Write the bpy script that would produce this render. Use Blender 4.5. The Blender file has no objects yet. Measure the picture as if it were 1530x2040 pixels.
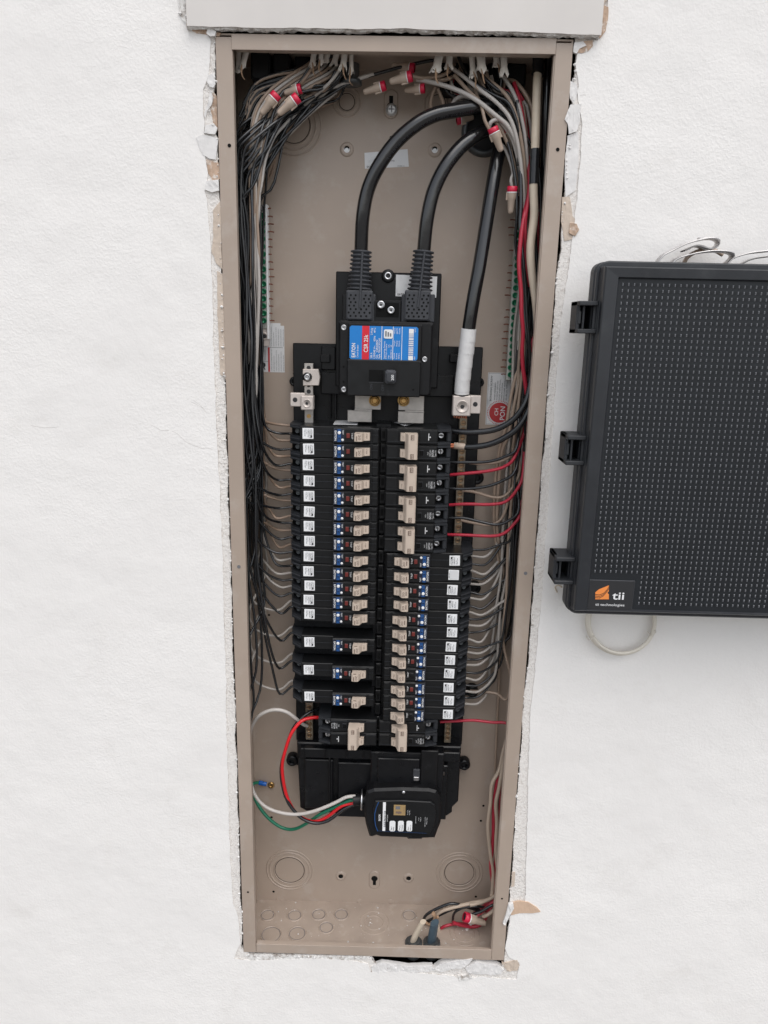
import bpy, bmesh, math, random
from mathutils import Vector, Matrix, Euler
from mathutils.geometry import tessellate_polygon
from mathutils import noise as mnoise

scene = bpy.context.scene
COL = scene.collection
PI = math.pi

# ------------------------------------------------------------------ camera
# x runs right along the wall, y into the wall (0 = wall face), z up; metres
F_PX = 1450.0
CAM_LOC = Vector((.19227090, -.83264344, .85019997))
CAM_ROT = Euler((math.radians(75.82018178), math.radians(-1.24740897), math.radians(.99889964)), 'XYZ')
cam_data = bpy.data.cameras.new('camera')
cam = bpy.data.objects.new('camera', cam_data)
COL.objects.link(cam)
cam.location = CAM_LOC
cam.rotation_euler = CAM_ROT
cam_data.sensor_fit = 'HORIZONTAL'
cam_data.sensor_width = 36.0
cam_data.lens = 36.0 * F_PX / 1530.0
cam_data.clip_start = .01
cam_data.clip_end = 200
scene.camera = cam

# ------------------------------------------------------------------ daylight: bright overcast, from above and in front
SUN_ELEV, SUN_AZ = 62.0, 22.0
world = bpy.data.worlds.new('World')
scene.world = world
world.use_nodes = True
wn = world.node_tree
for n in list(wn.nodes): wn.nodes.remove(n)
sky = wn.nodes.new('ShaderNodeTexSky')
sky.sky_type = 'NISHITA'
sky.sun_disc = False
sky.sun_elevation = math.radians(SUN_ELEV)
sky.sun_rotation = math.radians(180 - SUN_AZ)
sky.air_density = 1.0
sky.dust_density = 2.0
sky.ozone_density = 1.0
hs = wn.nodes.new('ShaderNodeHueSaturation')       # cloud cover greys the sky
hs.inputs['Saturation'].default_value = .30
bgn = wn.nodes.new('ShaderNodeBackground')
bgn.inputs['Strength'].default_value = .12
won = wn.nodes.new('ShaderNodeOutputWorld')
wn.links.new(sky.outputs[0], hs.inputs['Color'])
wn.links.new(hs.outputs[0], bgn.inputs[0])
wn.links.new(bgn.outputs[0], won.inputs[0])

sd = bpy.data.lights.new('sun', 'SUN')
sun = bpy.data.objects.new('sun', sd)
COL.objects.link(sun)
sd.energy = .6
sd.angle = math.radians(60)
sd.color = (1.0, .965, .92)
e_, a_ = math.radians(SUN_ELEV), math.radians(SUN_AZ)
to_sun = Vector((math.sin(a_) * math.cos(e_), -math.cos(a_) * math.cos(e_), math.sin(e_)))
sun.rotation_euler = to_sun.to_track_quat('Z', 'Y').to_euler()
sun.location = (1.5, -3, 3)

scene.view_settings.view_transform = 'Standard'
scene.view_settings.look = 'None'
scene.view_settings.gamma = 1
scene.view_settings.exposure = 0.90

# ------------------------------------------------------------------ measuring: photo pixel + depth behind the wall face -> place
_M = CAM_ROT.to_matrix()
def P(px, py, d=0.0):
    v = _M @ Vector(((px - 765) / F_PX, -(py - 1020) / F_PX, -1))
    t = (d - CAM_LOC.y) / v.y
    return CAM_LOC + v * t

# ------------------------------------------------------------------ materials
MATS = {}
def lin(c):
    return tuple(((v / 255) / 12.92 if v / 255 <= .04045 else ((v / 255 + .055) / 1.055) ** 2.4) for v in c)
def mat(name, rgb, rough=.5, metal=0.0, var=0.0, vscale=60., bump=0.0, bscale=300., bdist=.0005, spec=.5, coat=0.0, dirt=None, dirt_scale=40., dirt_lo=.55, dirt_hi=.75, rvar=0.0, emis=None):
    """procedural principled material in linear rgb"""
    if name in MATS: return MATS[name]
    m = bpy.data.materials.new(name)
    m.use_nodes = True
    nt = m.node_tree
    b = nt.nodes['Principled BSDF']
    b.inputs['Roughness'].default_value = rough
    b.inputs['Metallic'].default_value = metal
    b.inputs['Specular IOR Level'].default_value = spec
    if coat: b.inputs['Coat Weight'].default_value = coat; b.inputs['Coat Roughness'].default_value = .25
    tc = nt.nodes.new('ShaderNodeTexCoord')
    base = nt.nodes.new('ShaderNodeRGB'); base.outputs[0].default_value = (*rgb, 1)
    out = base.outputs[0]
    if var or True:
        n = nt.nodes.new('ShaderNodeTexNoise'); n.inputs['Scale'].default_value = vscale; n.inputs['Detail'].default_value = 5
        nt.links.new(tc.outputs['Object'], n.inputs['Vector'])
        mr = nt.nodes.new('ShaderNodeMapRange')
        vv = max(var, .03)
        mr.inputs['From Min'].default_value = .3; mr.inputs['From Max'].default_value = .7
        mr.inputs['To Min'].default_value = 1 - vv; mr.inputs['To Max'].default_value = 1 + vv
        nt.links.new(n.outputs['Fac'], mr.inputs['Value'])
        mx = nt.nodes.new('ShaderNodeMix'); mx.data_type = 'RGBA'; mx.blend_type = 'MULTIPLY'; mx.inputs['Factor'].default_value = 1
        nt.links.new(out, mx.inputs['A']); nt.links.new(mr.outputs[0], mx.inputs['B'])
        out = mx.outputs['Result']
        if rvar:
            m2 = nt.nodes.new('ShaderNodeMapRange')
            m2.inputs['From Min'].default_value = .3; m2.inputs['From Max'].default_value = .7
            m2.inputs['To Min'].default_value = rough - rvar; m2.inputs['To Max'].default_value = rough + rvar
            nt.links.new(n.outputs['Fac'], m2.inputs['Value']); nt.links.new(m2.outputs[0], b.inputs['Roughness'])
    if dirt:
        n = nt.nodes.new('ShaderNodeTexNoise'); n.inputs['Scale'].default_value = dirt_scale; n.inputs['Detail'].default_value = 8; n.inputs['Roughness'].default_value = .65
        nt.links.new(tc.outputs['Object'], n.inputs['Vector'])
        mr = nt.nodes.new('ShaderNodeMapRange')
        mr.inputs['From Min'].default_value = dirt_lo; mr.inputs['From Max'].default_value = dirt_hi
        nt.links.new(n.outputs['Fac'], mr.inputs['Value'])
        mx = nt.nodes.new('ShaderNodeMix'); mx.data_type = 'RGBA'
        nt.links.new(mr.outputs[0], mx.inputs['Factor']); nt.links.new(out, mx.inputs['A']); mx.inputs['B'].default_value = (*dirt, 1)
        out = mx.outputs['Result']
    nt.links.new(out, b.inputs['Base Color'])
    if bump:
        n = nt.nodes.new('ShaderNodeTexNoise'); n.inputs['Scale'].default_value = bscale; n.inputs['Detail'].default_value = 4
        nt.links.new(tc.outputs['Object'], n.inputs['Vector'])
        bp = nt.nodes.new('ShaderNodeBump'); bp.inputs['Strength'].default_value = bump; bp.inputs['Distance'].default_value = bdist
        nt.links.new(n.outputs['Fac'], bp.inputs['Height']); nt.links.new(bp.outputs[0], b.inputs['Normal'])
    MATS[name] = m
    return m

def wall_material(name, rgb, strength, scale, stain=None):
    """rolled stucco paint: blobs and pits a few millimetres across"""
    m = mat(name, rgb, rough=.75, var=.02, vscale=5, spec=.25)
    nt = m.node_tree; b = nt.nodes['Principled BSDF']
    tc = nt.nodes.new('ShaderNodeTexCoord')
    n1 = nt.nodes.new('ShaderNodeTexNoise'); n1.inputs['Scale'].default_value = scale; n1.inputs['Detail'].default_value = 3; n1.inputs['Distortion'].default_value = .6
    n2 = nt.nodes.new('ShaderNodeTexNoise'); n2.inputs['Scale'].default_value = scale * .27; n2.inputs['Detail'].default_value = 4
    vo = nt.nodes.new('ShaderNodeTexVoronoi'); vo.feature = 'SMOOTH_F1'; vo.inputs['Scale'].default_value = scale * .8
    for t in (n1, n2, vo): nt.links.new(tc.outputs['Object'], t.inputs['Vector'])
    r = nt.nodes.new('ShaderNodeMapRange'); r.interpolation_type = 'SMOOTHSTEP'
    r.inputs['From Min'].default_value = .38; r.inputs['From Max'].default_value = .66
    nt.links.new(n1.outputs['Fac'], r.inputs['Value'])
    a1 = nt.nodes.new('ShaderNodeMath'); a1.operation = 'MULTIPLY_ADD'; a1.inputs[1].default_value = .5
    nt.links.new(n2.outputs['Fac'], a1.inputs[0]); nt.links.new(r.outputs[0], a1.inputs[2])
    a2 = nt.nodes.new('ShaderNodeMath'); a2.operation = 'MULTIPLY_ADD'; a2.inputs[1].default_value = -.35
    nt.links.new(vo.outputs['Distance'], a2.inputs[0]); nt.links.new(a1.outputs[0], a2.inputs[2])
    bp = nt.nodes.new('ShaderNodeBump'); bp.inputs['Strength'].default_value = strength; bp.inputs['Distance'].default_value = .0011
    nt.links.new(a2.outputs[0], bp.inputs['Height']); nt.links.new(bp.outputs[0], b.inputs['Normal'])
    # broad trowel waves and patchy strength of the relief
    n3 = nt.nodes.new('ShaderNodeTexNoise'); n3.inputs['Scale'].default_value = 14; n3.inputs['Detail'].default_value = 3
    n4 = nt.nodes.new('ShaderNodeTexNoise'); n4.inputs['Scale'].default_value = 5; n4.inputs['Detail'].default_value = 2
    for t in (n3, n4): nt.links.new(tc.outputs['Object'], t.inputs['Vector'])
    pr = nt.nodes.new('ShaderNodeMapRange'); pr.inputs['From Min'].default_value = .35; pr.inputs['From Max'].default_value = .65; pr.inputs['To Min'].default_value = strength * .55; pr.inputs['To Max'].default_value = strength * 1.5
    nt.links.new(n4.outputs['Fac'], pr.inputs['Value']); nt.links.new(pr.outputs[0], bp.inputs['Strength'])
    b2 = nt.nodes.new('ShaderNodeBump'); b2.inputs['Strength'].default_value = .5; b2.inputs['Distance'].default_value = .006
    nt.links.new(n3.outputs['Fac'], b2.inputs['Height']); nt.links.new(b2.outputs[0], bp.inputs['Normal'])
    # faint greyish rubbing
    sm = nt.nodes.new('ShaderNodeTexNoise'); sm.inputs['Scale'].default_value = 9; sm.inputs['Detail'].default_value = 9; sm.inputs['Roughness'].default_value = .72; sm.inputs['Distortion'].default_value = .5
    nt.links.new(tc.outputs['Object'], sm.inputs['Vector'])
    sr_ = nt.nodes.new('ShaderNodeMapRange'); sr_.inputs['From Min'].default_value = .56; sr_.inputs['From Max'].default_value = .75; sr_.inputs['To Max'].default_value = .22
    nt.links.new(sm.outputs['Fac'], sr_.inputs['Value'])
    old0 = b.inputs['Base Color'].links[0].from_socket
    mx0 = nt.nodes.new('ShaderNodeMix'); mx0.data_type = 'RGBA'
    nt.links.new(sr_.outputs[0], mx0.inputs['Factor']); nt.links.new(old0, mx0.inputs['A']); mx0.inputs['B'].default_value = (rgb[0] * .72, rgb[1] * .69, rgb[2] * .65, 1)
    nt.links.new(mx0.outputs['Result'], b.inputs['Base Color'])
    if stain:
        old = b.inputs['Base Color'].links[0].from_socket
        nn = nt.nodes.new('ShaderNodeTexNoise'); nn.inputs['Scale'].default_value = 110; nn.inputs['Detail'].default_value = 6; nn.inputs['Distortion'].default_value = 1.8
        nt.links.new(tc.outputs['Object'], nn.inputs['Vector'])
        # thin squiggly lines where the noise passes a level
        s1 = nt.nodes.new('ShaderNodeMath'); s1.operation = 'SUBTRACT'; s1.inputs[1].default_value = .5
        s2 = nt.nodes.new('ShaderNodeMath'); s2.operation = 'ABSOLUTE'
        s3 = nt.nodes.new('ShaderNodeMapRange'); s3.inputs['From Min'].default_value = .004; s3.inputs['From Max'].default_value = .03; s3.inputs['To Min'].default_value = .55; s3.inputs['To Max'].default_value = 0
        nt.links.new(nn.outputs['Fac'], s1.inputs[0]); nt.links.new(s1.outputs[0], s2.inputs[0]); nt.links.new(s2.outputs[0], s3.inputs['Value'])
        mx = nt.nodes.new('ShaderNodeMix'); mx.data_type = 'RGBA'
        nt.links.new(s3.outputs[0], mx.inputs['Factor']); nt.links.new(old, mx.inputs['A']); mx.inputs['B'].default_value = (*stain, 1)
        nt.links.new(mx.outputs['Result'], b.inputs['Base Color'])
    return m

def plastic(name, rgb, rough=.42, dust=(.050, .052, .055), **k):
    return mat(name, rgb, rough=rough, var=.10, vscale=90, rvar=.08, bump=.06, bscale=900, bdist=.0003, dirt=dust, dirt_scale=55, dirt_lo=.60, dirt_hi=1.05, spec=.30, **k)

M_WALL = wall_material('wall_paint', (.85, .825, .795), .14, 310)
M_BAND = wall_material('rough_plaster', (.79, .755, .715), .38, 280, stain=(.52, .46, .41))
M_GYPSUM = mat('gypsum', (.76, .74, .71), rough=.95, var=.18, vscale=180, bump=.8, bscale=420, bdist=.0015, dirt=(.34, .29, .25), dirt_scale=120, dirt_lo=.5, dirt_hi=.66)
M_KRAFT = mat('kraft_paper', (.50, .36, .265), rough=.9, var=.22, vscale=130, bump=.5, bscale=260, bdist=.001, dirt=(.72, .66, .60), dirt_scale=90, dirt_lo=.52, dirt_hi=.62)
M_PAPERW = mat('white_paper', (.74, .72, .70), rough=.85, var=.08, vscale=110, bump=.4, bscale=260, bdist=.0008)
M_BOARD = mat('primed_board', (.66, .625, .59), rough=.6, var=.035, vscale=14, bump=.08, bscale=160, bdist=.0004)
M_CAVITY = mat('cavity_shade', (.035, .028, .024), rough=1, spec=0)
M_BOX = mat('taupe_paint', (.400, .322, .262), rough=.42, var=.05, vscale=16, bump=.05, bscale=700, bdist=.0003, dirt=(.46, .40, .35), dirt_scale=26, dirt_lo=.54, dirt_hi=.82, rvar=.07)
M_BOXW = mat('taupe_paint_dusty', (.40, .325, .268), rough=.62, var=.10, vscale=30, bump=.05, bscale=700, bdist=.0003, dirt=(.55, .49, .43), dirt_scale=55, dirt_lo=.58, dirt_hi=.85)
M_BLACK = plastic('black_plastic', (.0060, .0060, .0068))
M_BRK = plastic('breaker_plastic', (.0095, .0098, .0105), rough=.36)
M_BRKE = plastic('breaker_end_plastic', (.026, .028, .032), rough=.42)
M_FRAME = plastic('bus_frame_plastic', (.0065, .0068, .008), rough=.33)
M_SEAM = mat('black_recess', (.004, .004, .004), rough=.8, spec=.2)
M_GREYP = plastic('grey_plastic', (.050, .052, .058), rough=.5)
M_TII = mat('charcoal_plastic', (.020, .022, .026), rough=.38, var=.07, vscale=30, bump=.10, bscale=1400, bdist=.0002, rvar=.06, dirt=(.06, .062, .065), dirt_scale=18, dirt_lo=.5, dirt_hi=.9)
M_TIIH = mat('charcoal_plastic_matt', (.026, .028, .032), rough=.5, var=.07, vscale=30)
M_BEIGE = mat('beige_handle', (.57, .47, .385), rough=.45, var=.05, vscale=120, dirt=(.42, .33, .27), dirt_scale=130, dirt_lo=.60, dirt_hi=.8)
M_RED = mat('red_button', (.17, .025, .02), rough=.4)
M_BLUEB = mat('blue_button', (.010, .068, .22), rough=.4)
M_WHITE = mat('white_print', (.80, .80, .80), rough=.5)
M_STICK = mat('white_sticker', (.84, .84, .84), rough=.45)
M_GSTICK = mat('grey_sticker', (.68, .68, .68), rough=.5, dirt=(.40, .40, .41), dirt_scale=40, dirt_lo=.55, dirt_hi=.8)
M_INK = mat('black_ink', (.02, .02, .022), rough=.6)
M_GINK = mat('grey_ink', (.16, .16, .17), rough=.6)
M_BROWNINK = mat('brown_ink', (.20, .14, .11), rough=.6)
M_NAVY = mat('navy_label', (.008, .014, .035), rough=.35)
M_LBLUE = mat('label_blue', (.005, .19, .56), rough=.38)
M_LRED = mat('label_red', (.62, .012, .03), rough=.38)
M_DRED = mat('sticker_red', (.46, .03, .035), rough=.5)
M_ORANGE = mat('logo_orange', (.85, .27, .06), rough=.5)
M_GOLD = mat('gold_foil', (.55, .38, .18), rough=.35, metal=.5)
M_WBLACK = mat('black_insulation', (.011, .012, .014), rough=.26, spec=.75, var=.1, vscale=30, bump=.10, bscale=90, bdist=.0012)
M_CBLACK = mat('black_cable', (.008, .008, .009), rough=.20, spec=.8, var=.1, vscale=60, bump=.18, bscale=55, bdist=.0015, dirt=(.09, .09, .09), dirt_scale=260, dirt_lo=.68, dirt_hi=.8)
M_WWHITE = mat('white_insulation', (.50, .465, .43), rough=.38, var=.05, vscale=60)
M_WTAN = mat('tan_insulation', (.36, .27, .205), rough=.40, var=.06, vscale=60)
M_WRED = mat('red_insulation', (.42, .022, .045), rough=.30, var=.08, vscale=60)
M_WRED2 = mat('bright_red_insulation', (.66, .014, .02), rough=.28)
M_WGREEN = mat('green_insulation', (.012, .17, .095), rough=.35)
M_CREAM = mat('cream_jacket', (.60, .51, .40), rough=.5, var=.06, vscale=80, dirt=(.28, .19, .13), dirt_scale=160, dirt_lo=.70, dirt_hi=.78)
M_JACKET = mat('torn_jacket', (.80, .75, .68), rough=.6, var=.08, vscale=120)
M_JPAPER = mat('jacket_paper', (.42, .27, .17), rough=.85, var=.2, vscale=140)
M_TAPEW = mat('white_tape', (.72, .71, .70), rough=.4, var=.06, vscale=150, bump=.3, bscale=160, bdist=.001)
M_TAPEB = mat('black_tape', (.012, .013, .015), rough=.22, bump=.3, bscale=120, bdist=.001)
M_NUT = mat('tan_connector', (.52, .415, .33), rough=.42, var=.06, vscale=90)
M_NUTR = mat('red_connector', (.60, .015, .055), rough=.35)
M_STEEL = mat('steel', (.55, .55, .56), rough=.28, metal=1, var=.15, vscale=200)
M_ALU = mat('tin_plated_bar', (.46, .43, .40), rough=.45, metal=.7, var=.12, vscale=120)
M_ALUD = mat('dull_bar', (.27, .225, .17), rough=.42, metal=.8, var=.25, vscale=260)
M_LUG = mat('aluminium_lug', (.62, .555, .51), rough=.5, metal=.45, var=.06, vscale=120)
M_BRASS = mat('brass_screw', (.55, .35, .14), rough=.28, metal=1, var=.2, vscale=300)
M_DBRASS = mat('bar_screw', (.30, .20, .12), rough=.3, metal=1, var=.25, vscale=400)
M_COPPER = mat('copper', (.42, .15, .085), rough=.32, metal=.9, var=.15, vscale=300)
M_CUDULL = mat('dull_copper', (.22, .085, .055), rough=.45, metal=.5)
M_GSCREW = mat('green_screw', (.012, .16, .075), rough=.28, metal=.35)
M_BBAR = mat('ground_bar_metal', (.50, .50, .46), rough=.4, metal=.6, var=.1, vscale=150)
M_DGREY = mat('zinc_bushing', (.12, .13, .135), rough=.4, metal=.7, var=.2, vscale=120)
M_BLUET = mat('blue_terminal', (.01, .12, .48), rough=.3)
M_BLUETAPE = mat('blue_grey_boot', (.055, .085, .11), rough=.5, var=.2, vscale=120)

# ------------------------------------------------------------------ text
_tc = {}
def glyphs(s, bold=0.0):
    k = (s, bold)
    if k in _tc: return _tc[k]
    cu = bpy.data.curves.new('t', 'FONT'); cu.body = s; cu.size = 1; cu.resolution_u = 3
    cu.offset = bold * .35; cu.align_x = 'LEFT'
    ob = bpy.data.objects.new('t', cu); COL.objects.link(ob)
    dg = bpy.context.evaluated_depsgraph_get(); dg.update()
    me = ob.evaluated_get(dg).to_mesh()
    vs = [(v.co.x, v.co.y) for v in me.vertices]; fs = [tuple(p.vertices) for p in me.polygons]
    ob.evaluated_get(dg).to_mesh_clear()
    bpy.data.objects.remove(ob); bpy.data.curves.remove(cu)
    if vs:
        x0 = min(v[0] for v in vs); x1 = max(v[0] for v in vs); y0 = min(v[1] for v in vs); y1 = max(v[1] for v in vs)
    else: x0 = x1 = y0 = y1 = 0
    _tc[k] = (vs, fs, x0, x1, y0, y1)
    return _tc[k]

# ------------------------------------------------------------------ mesh builder
class MB:
    def __init__(s):
        s.v = []; s.f = []; s.m = []; s.sm = []; s.mats = []; s.nb = 0
    def mi(s, m):
        if m not in s.mats: s.mats.append(m)
        return s.mats.index(m)
    def add(s, vs, fs, m, smooth=False):
        o = len(s.v); s.v += [tuple(v) for v in vs]; k = s.mi(m)
        for f in fs: s.f.append(tuple(i + o for i in f)); s.m.append(k); s.sm.append(smooth)
    def box(s, x0, x1, y0, y1, z0, z1, m, c=0.0, taper=0.0):
        """box with its four front (low y) edges chamfered by c"""
        if x0 > x1: x0, x1 = x1, x0
        if y0 > y1: y0, y1 = y1, y0
        if z0 > z1: z0, z1 = z1, z0
        c = min(c, (x1 - x0) * .4, (z1 - z0) * .4, (y1 - y0) * .8)
        t = taper
        if c <= 0:
            vs = [(x0 + t, y0, z0 + t), (x1 - t, y0, z0 + t), (x1 - t, y0, z1 - t), (x0 + t, y0, z1 - t), (x0, y1, z0), (x1, y1, z0), (x1, y1, z1), (x0, y1, z1)]
            fs = [(0, 1, 2, 3), (4, 7, 6, 5), (0, 4, 5, 1), (1, 5, 6, 2), (2, 6, 7, 3), (3, 7, 4, 0)]
        else:
            def ring(i, y): # octagon ring, corners cut
                a, b, d, e = x0 + i, x1 - i, z0 + i, z1 - i
                k = c * .8
                return [(a + k, y, d), (b - k, y, d), (b, y, d + k), (b, y, e - k), (b - k, y, e), (a + k, y, e), (a, y, e - k), (a, y, d + k)]
            vs = ring(c + t, y0) + ring(t, y0 + c) + ring(0, y1)
            fs = [tuple(range(8)), tuple(range(23, 15, -1))]
            for r in (0, 8):
                for i in range(8):
                    j = (i + 1) % 8
                    fs.append((r + j, r + i, r + 8 + i, r + 8 + j))
        s.add(vs, fs, m)
    def prism(s, pts, y0, y1, m, c=0.0):
        """outline in x,z (any order), front at y0"""
        area = sum(pts[i][0] * pts[(i + 1) % len(pts)][1] - pts[(i + 1) % len(pts)][0] * pts[i][1] for i in range(len(pts)))
        if area < 0: pts = pts[::-1]
        n = len(pts)
        tri = tessellate_polygon([[Vector((p[0], p[1], 0)) for p in pts]])
        cx = sum(p[0] for p in pts) / n; cz = sum(p[1] for p in pts) / n
        if c > 0:
            ins = []
            for i in range(n):
                a = Vector(pts[i - 1]); b = Vector(pts[i]); d = Vector(pts[(i + 1) % n])
                e1 = (b - a).normalized(); e2 = (d - b).normalized()
                n1 = Vector((-e1.y, e1.x)); n2 = Vector((-e2.y, e2.x))
                bi = (n1 + n2); bi = bi / max(bi.length_squared * .5, .3)
                ins.append((b.x + bi.x * c, b.y + bi.y * c))
            rings = [(ins, y0), (pts, y0 + c), (pts, y1)]
        else: rings = [(pts, y0), (pts, y1)]
        vs = []
        for pp, y in rings: vs += [(p[0], y, p[1]) for p in pp]
        fs = []
        for t in tri:
            a, b, d = t
            ar = (pts[b][0] - pts[a][0]) * (pts[d][1] - pts[a][1]) - (pts[d][0] - pts[a][0]) * (pts[b][1] - pts[a][1])
            if ar < 0: t = (a, d, b)
            fs.append(tuple(t)); k = (len(rings) - 1) * n
            fs.append((t[0] + k, t[2] + k, t[1] + k))
        for r in range(len(rings) - 1):
            for i in range(n):
                j = (i + 1) % n
                fs.append((r * n + j, r * n + i, (r + 1) * n + i, (r + 1) * n + j))
        s.add(vs, fs, m)
    def extr(s, prof, z0, z1, m):
        """side profile in x,y swept along z"""
        area = sum(prof[i][0] * prof[(i + 1) % len(prof)][1] - prof[(i + 1) % len(prof)][0] * prof[i][1] for i in range(len(prof)))
        if area < 0: prof = prof[::-1]
        n = len(prof)
        vs = [(p[0], p[1], z1) for p in prof] + [(p[0], p[1], z0) for p in prof]
        fs = [tuple(range(n)), tuple(range(2 * n - 1, n - 1, -1))]
        for i in range(n):
            j = (i + 1) % n
            fs.append((i, n + i, n + j, j))
        s.add(vs, fs, m)
    def lathe(s, c, axis, prof, m, n=16, smooth=True, cap=True):
        """prof: (distance along axis, radius)"""
        c = Vector(c); ax = Vector(axis).normalized()
        u = ax.orthogonal().normalized(); w = ax.cross(u)
        vs = []
        for (t, r) in prof:
            for i in range(n):
                a = 2 * PI * i / n
                vs.append(c + ax * t + (u * math.cos(a) + w * math.sin(a)) * r)
        fs = []
        for k in range(len(prof) - 1):
            for i in range(n):
                j = (i + 1) % n
                fs.append((k * n + i, k * n + j, (k + 1) * n + j, (k + 1) * n + i))
        s.add(vs, fs, m, smooth)
        if cap:
            o = len(prof) - 1
            s.add(vs[:n], [tuple(range(n - 1, -1, -1))], m)
            s.add(vs[o * n:], [tuple(range(n))], m)
    def disc(s, c, r, m, n=14, y=None, rot=0):
        vs = [(c[0] + r * math.cos(2 * PI * i / n + rot), c[1], c[2] + r * math.sin(2 * PI * i / n + rot)) for i in range(n)]
        s.add(vs, [tuple(range(n))], m)
    def rect(s, x0, x1, z0, z1, y, m, cut=0.0):
        if x0 > x1: x0, x1 = x1, x0
        if z0 > z1: z0, z1 = z1, z0
        if cut:
            k = cut
            vs = [(x0 + k, y, z0), (x1 - k, y, z0), (x1, y, z0 + k), (x1, y, z1 - k), (x1 - k, y, z1), (x0 + k, y, z1), (x0, y, z1 - k), (x0, y, z0 + k)]
            s.add(vs, [tuple(range(8))], m)
        else:
            s.add([(x0, y, z0), (x1, y, z0), (x1, y, z1), (x0, y, z1)], [(0, 1, 2, 3)], m)
    def text(s, st, x, z, y, h, m, d='ccw', bold=0.0, width=None):
        """flat lettering facing the viewer; (x,z) = start of baseline; h = capital height; d: 'h', 'ccw' reads upwards, 'cw' reads downwards"""
        vs, fs, x0, x1, y0, y1 = glyphs(st, bold)
        if not vs: return
        k = h / .70
        kx = k if width is None else width / max(x1 - x0, 1e-6)
        D = {'h': ((1, 0), (0, 1)), 'ccw': ((0, 1), (-1, 0)), 'cw': ((0, -1), (1, 0))}[d]
        out = []
        for (a, b) in vs:
            a = (a - x0) * kx; b = b * k
            out.append((x + a * D[0][0] + b * D[1][0], y, z + a * D[0][1] + b * D[1][1]))
        s.add(out, fs, m)
    def tube(s, pts, r, m, n=7, cap=True, prof=None, sub=5, flat=None):
        """round tube through points (Catmull-Rom)"""
        ps = spline(pts, sub)
        N = len(ps); rings = []
        t0 = (ps[1] - ps[0]).normalized(); u = t0.orthogonal().normalized()
        vs = []
        for i in range(N):
            t = (ps[min(i + 1, N - 1)] - ps[max(i - 1, 0)])
            t = t.normalized() if t.length > 1e-9 else t0
            u = (u - t * u.dot(t)); u = u.normalized() if u.length > 1e-6 else t.orthogonal().normalized()
            w = t.cross(u)
            f = i / (N - 1)
            rr = r * (prof(f) if prof else 1)
            for k in range(n):
                a = 2 * PI * k / n
                fa, fb = (1, 1) if flat is None else flat
                vs.append(ps[i] + (u * math.cos(a) * fa + w * math.sin(a) * fb) * rr)
        fs = []
        for i in range(N - 1):
            for k in range(n):
                j = (k + 1) % n
                fs.append((i * n + k, i * n + j, (i + 1) * n + j, (i + 1) * n + k))
        s.add(vs, fs, m, True)
        if cap:
            s.add(vs[:n], [tuple(range(n - 1, -1, -1))], m)
            s.add(vs[-n:], [tuple(range(n))], m)
    def mesh(s, name):
        me = bpy.data.meshes.new(name)
        me.from_pydata(s.v, [], s.f)
        for m in s.mats: me.materials.append(m)
        me.polygons.foreach_set('material_index', s.m)
        me.polygons.foreach_set('use_smooth', s.sm)
        me.update()
        return me
    def build(s, name, parent=None, loc=(0, 0, 0)):
        return link(name, s.mesh(name), parent, loc)

def spline(pts, sub=5):
    pts = [Vector(p) for p in pts]
    if len(pts) < 3: return pts
    e = [pts[0] * 2 - pts[1]] + pts + [pts[-1] * 2 - pts[-2]]
    out = []
    for i in range(1, len(e) - 2):
        p0, p1, p2, p3 = e[i - 1:i + 3]
        for k in range(sub):
            t = k / sub
            out.append(.5 * ((2 * p1) + (p2 - p0) * t + (2 * p0 - 5 * p1 + 4 * p2 - p3) * t * t + (3 * p1 - p0 - 3 * p2 + p3) * t ** 3))
    out.append(pts[-1])
    return out

def link(name, data, parent=None, loc=(0, 0, 0)):
    o = bpy.data.objects.new(name, data); COL.objects.link(o); o.location = loc
    if parent: o.parent = parent
    return o
def thing(name, label, cat, loc=(0, 0, 0), group=None):
    o = bpy.data.objects.new(name, None); COL.objects.link(o); o.location = loc
    o.empty_display_size = .02
    return tag(o, label, cat, group)
def tag(o, label=None, cat=None, group=None, kind=None):
    if label: o['label'] = label
    if cat: o['category'] = cat
    if group: o['group'] = group
    if kind: o['kind'] = kind
    return o
KIDS = {}
def copy_tree(o, parent=None):
    c = o.copy(); COL.objects.link(c)
    if parent: c.parent = parent
    for ch in [x for x in COL.objects if x.parent == o]: copy_tree(ch, c)
    return c

# parts whose vertices are given in world space: shift them to their thing's origin
def part(mb, name, root, label=None):
    o = root.location if root.parent is None else root.location + root.parent.location
    mb.v = [(v[0] - o[0], v[1] - o[1], v[2] - o[2]) for v in mb.v]
    ob = link(name, mb.mesh(name), root)
    if label: ob['label'] = label
    return ob
def subpart(mb, name, prt, root, label=None):
    o = root.location
    mb.v = [(v[0] - o[0], v[1] - o[1], v[2] - o[2]) for v in mb.v]
    ob = link(name, mb.mesh(name), prt)
    if label: ob['label'] = label
    return ob
def solo(mb, name, label, cat, group=None, kind=None):
    n = len(mb.v); c = Vector((sum(v[0] for v in mb.v) / n, sum(v[1] for v in mb.v) / n, sum(v[2] for v in mb.v) / n))
    mb.v = [(v[0] - c.x, v[1] - c.y, v[2] - c.z) for v in mb.v]
    return tag(link(name, mb.mesh(name), None, c), label, cat, group, kind)
def X(px, py, d): return P(px, py, d).x
def Z(px, py, d): return P(px, py, d).z

rnd = random.Random(7)
W, H, DEP = .363, 1.1370, .0955

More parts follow.
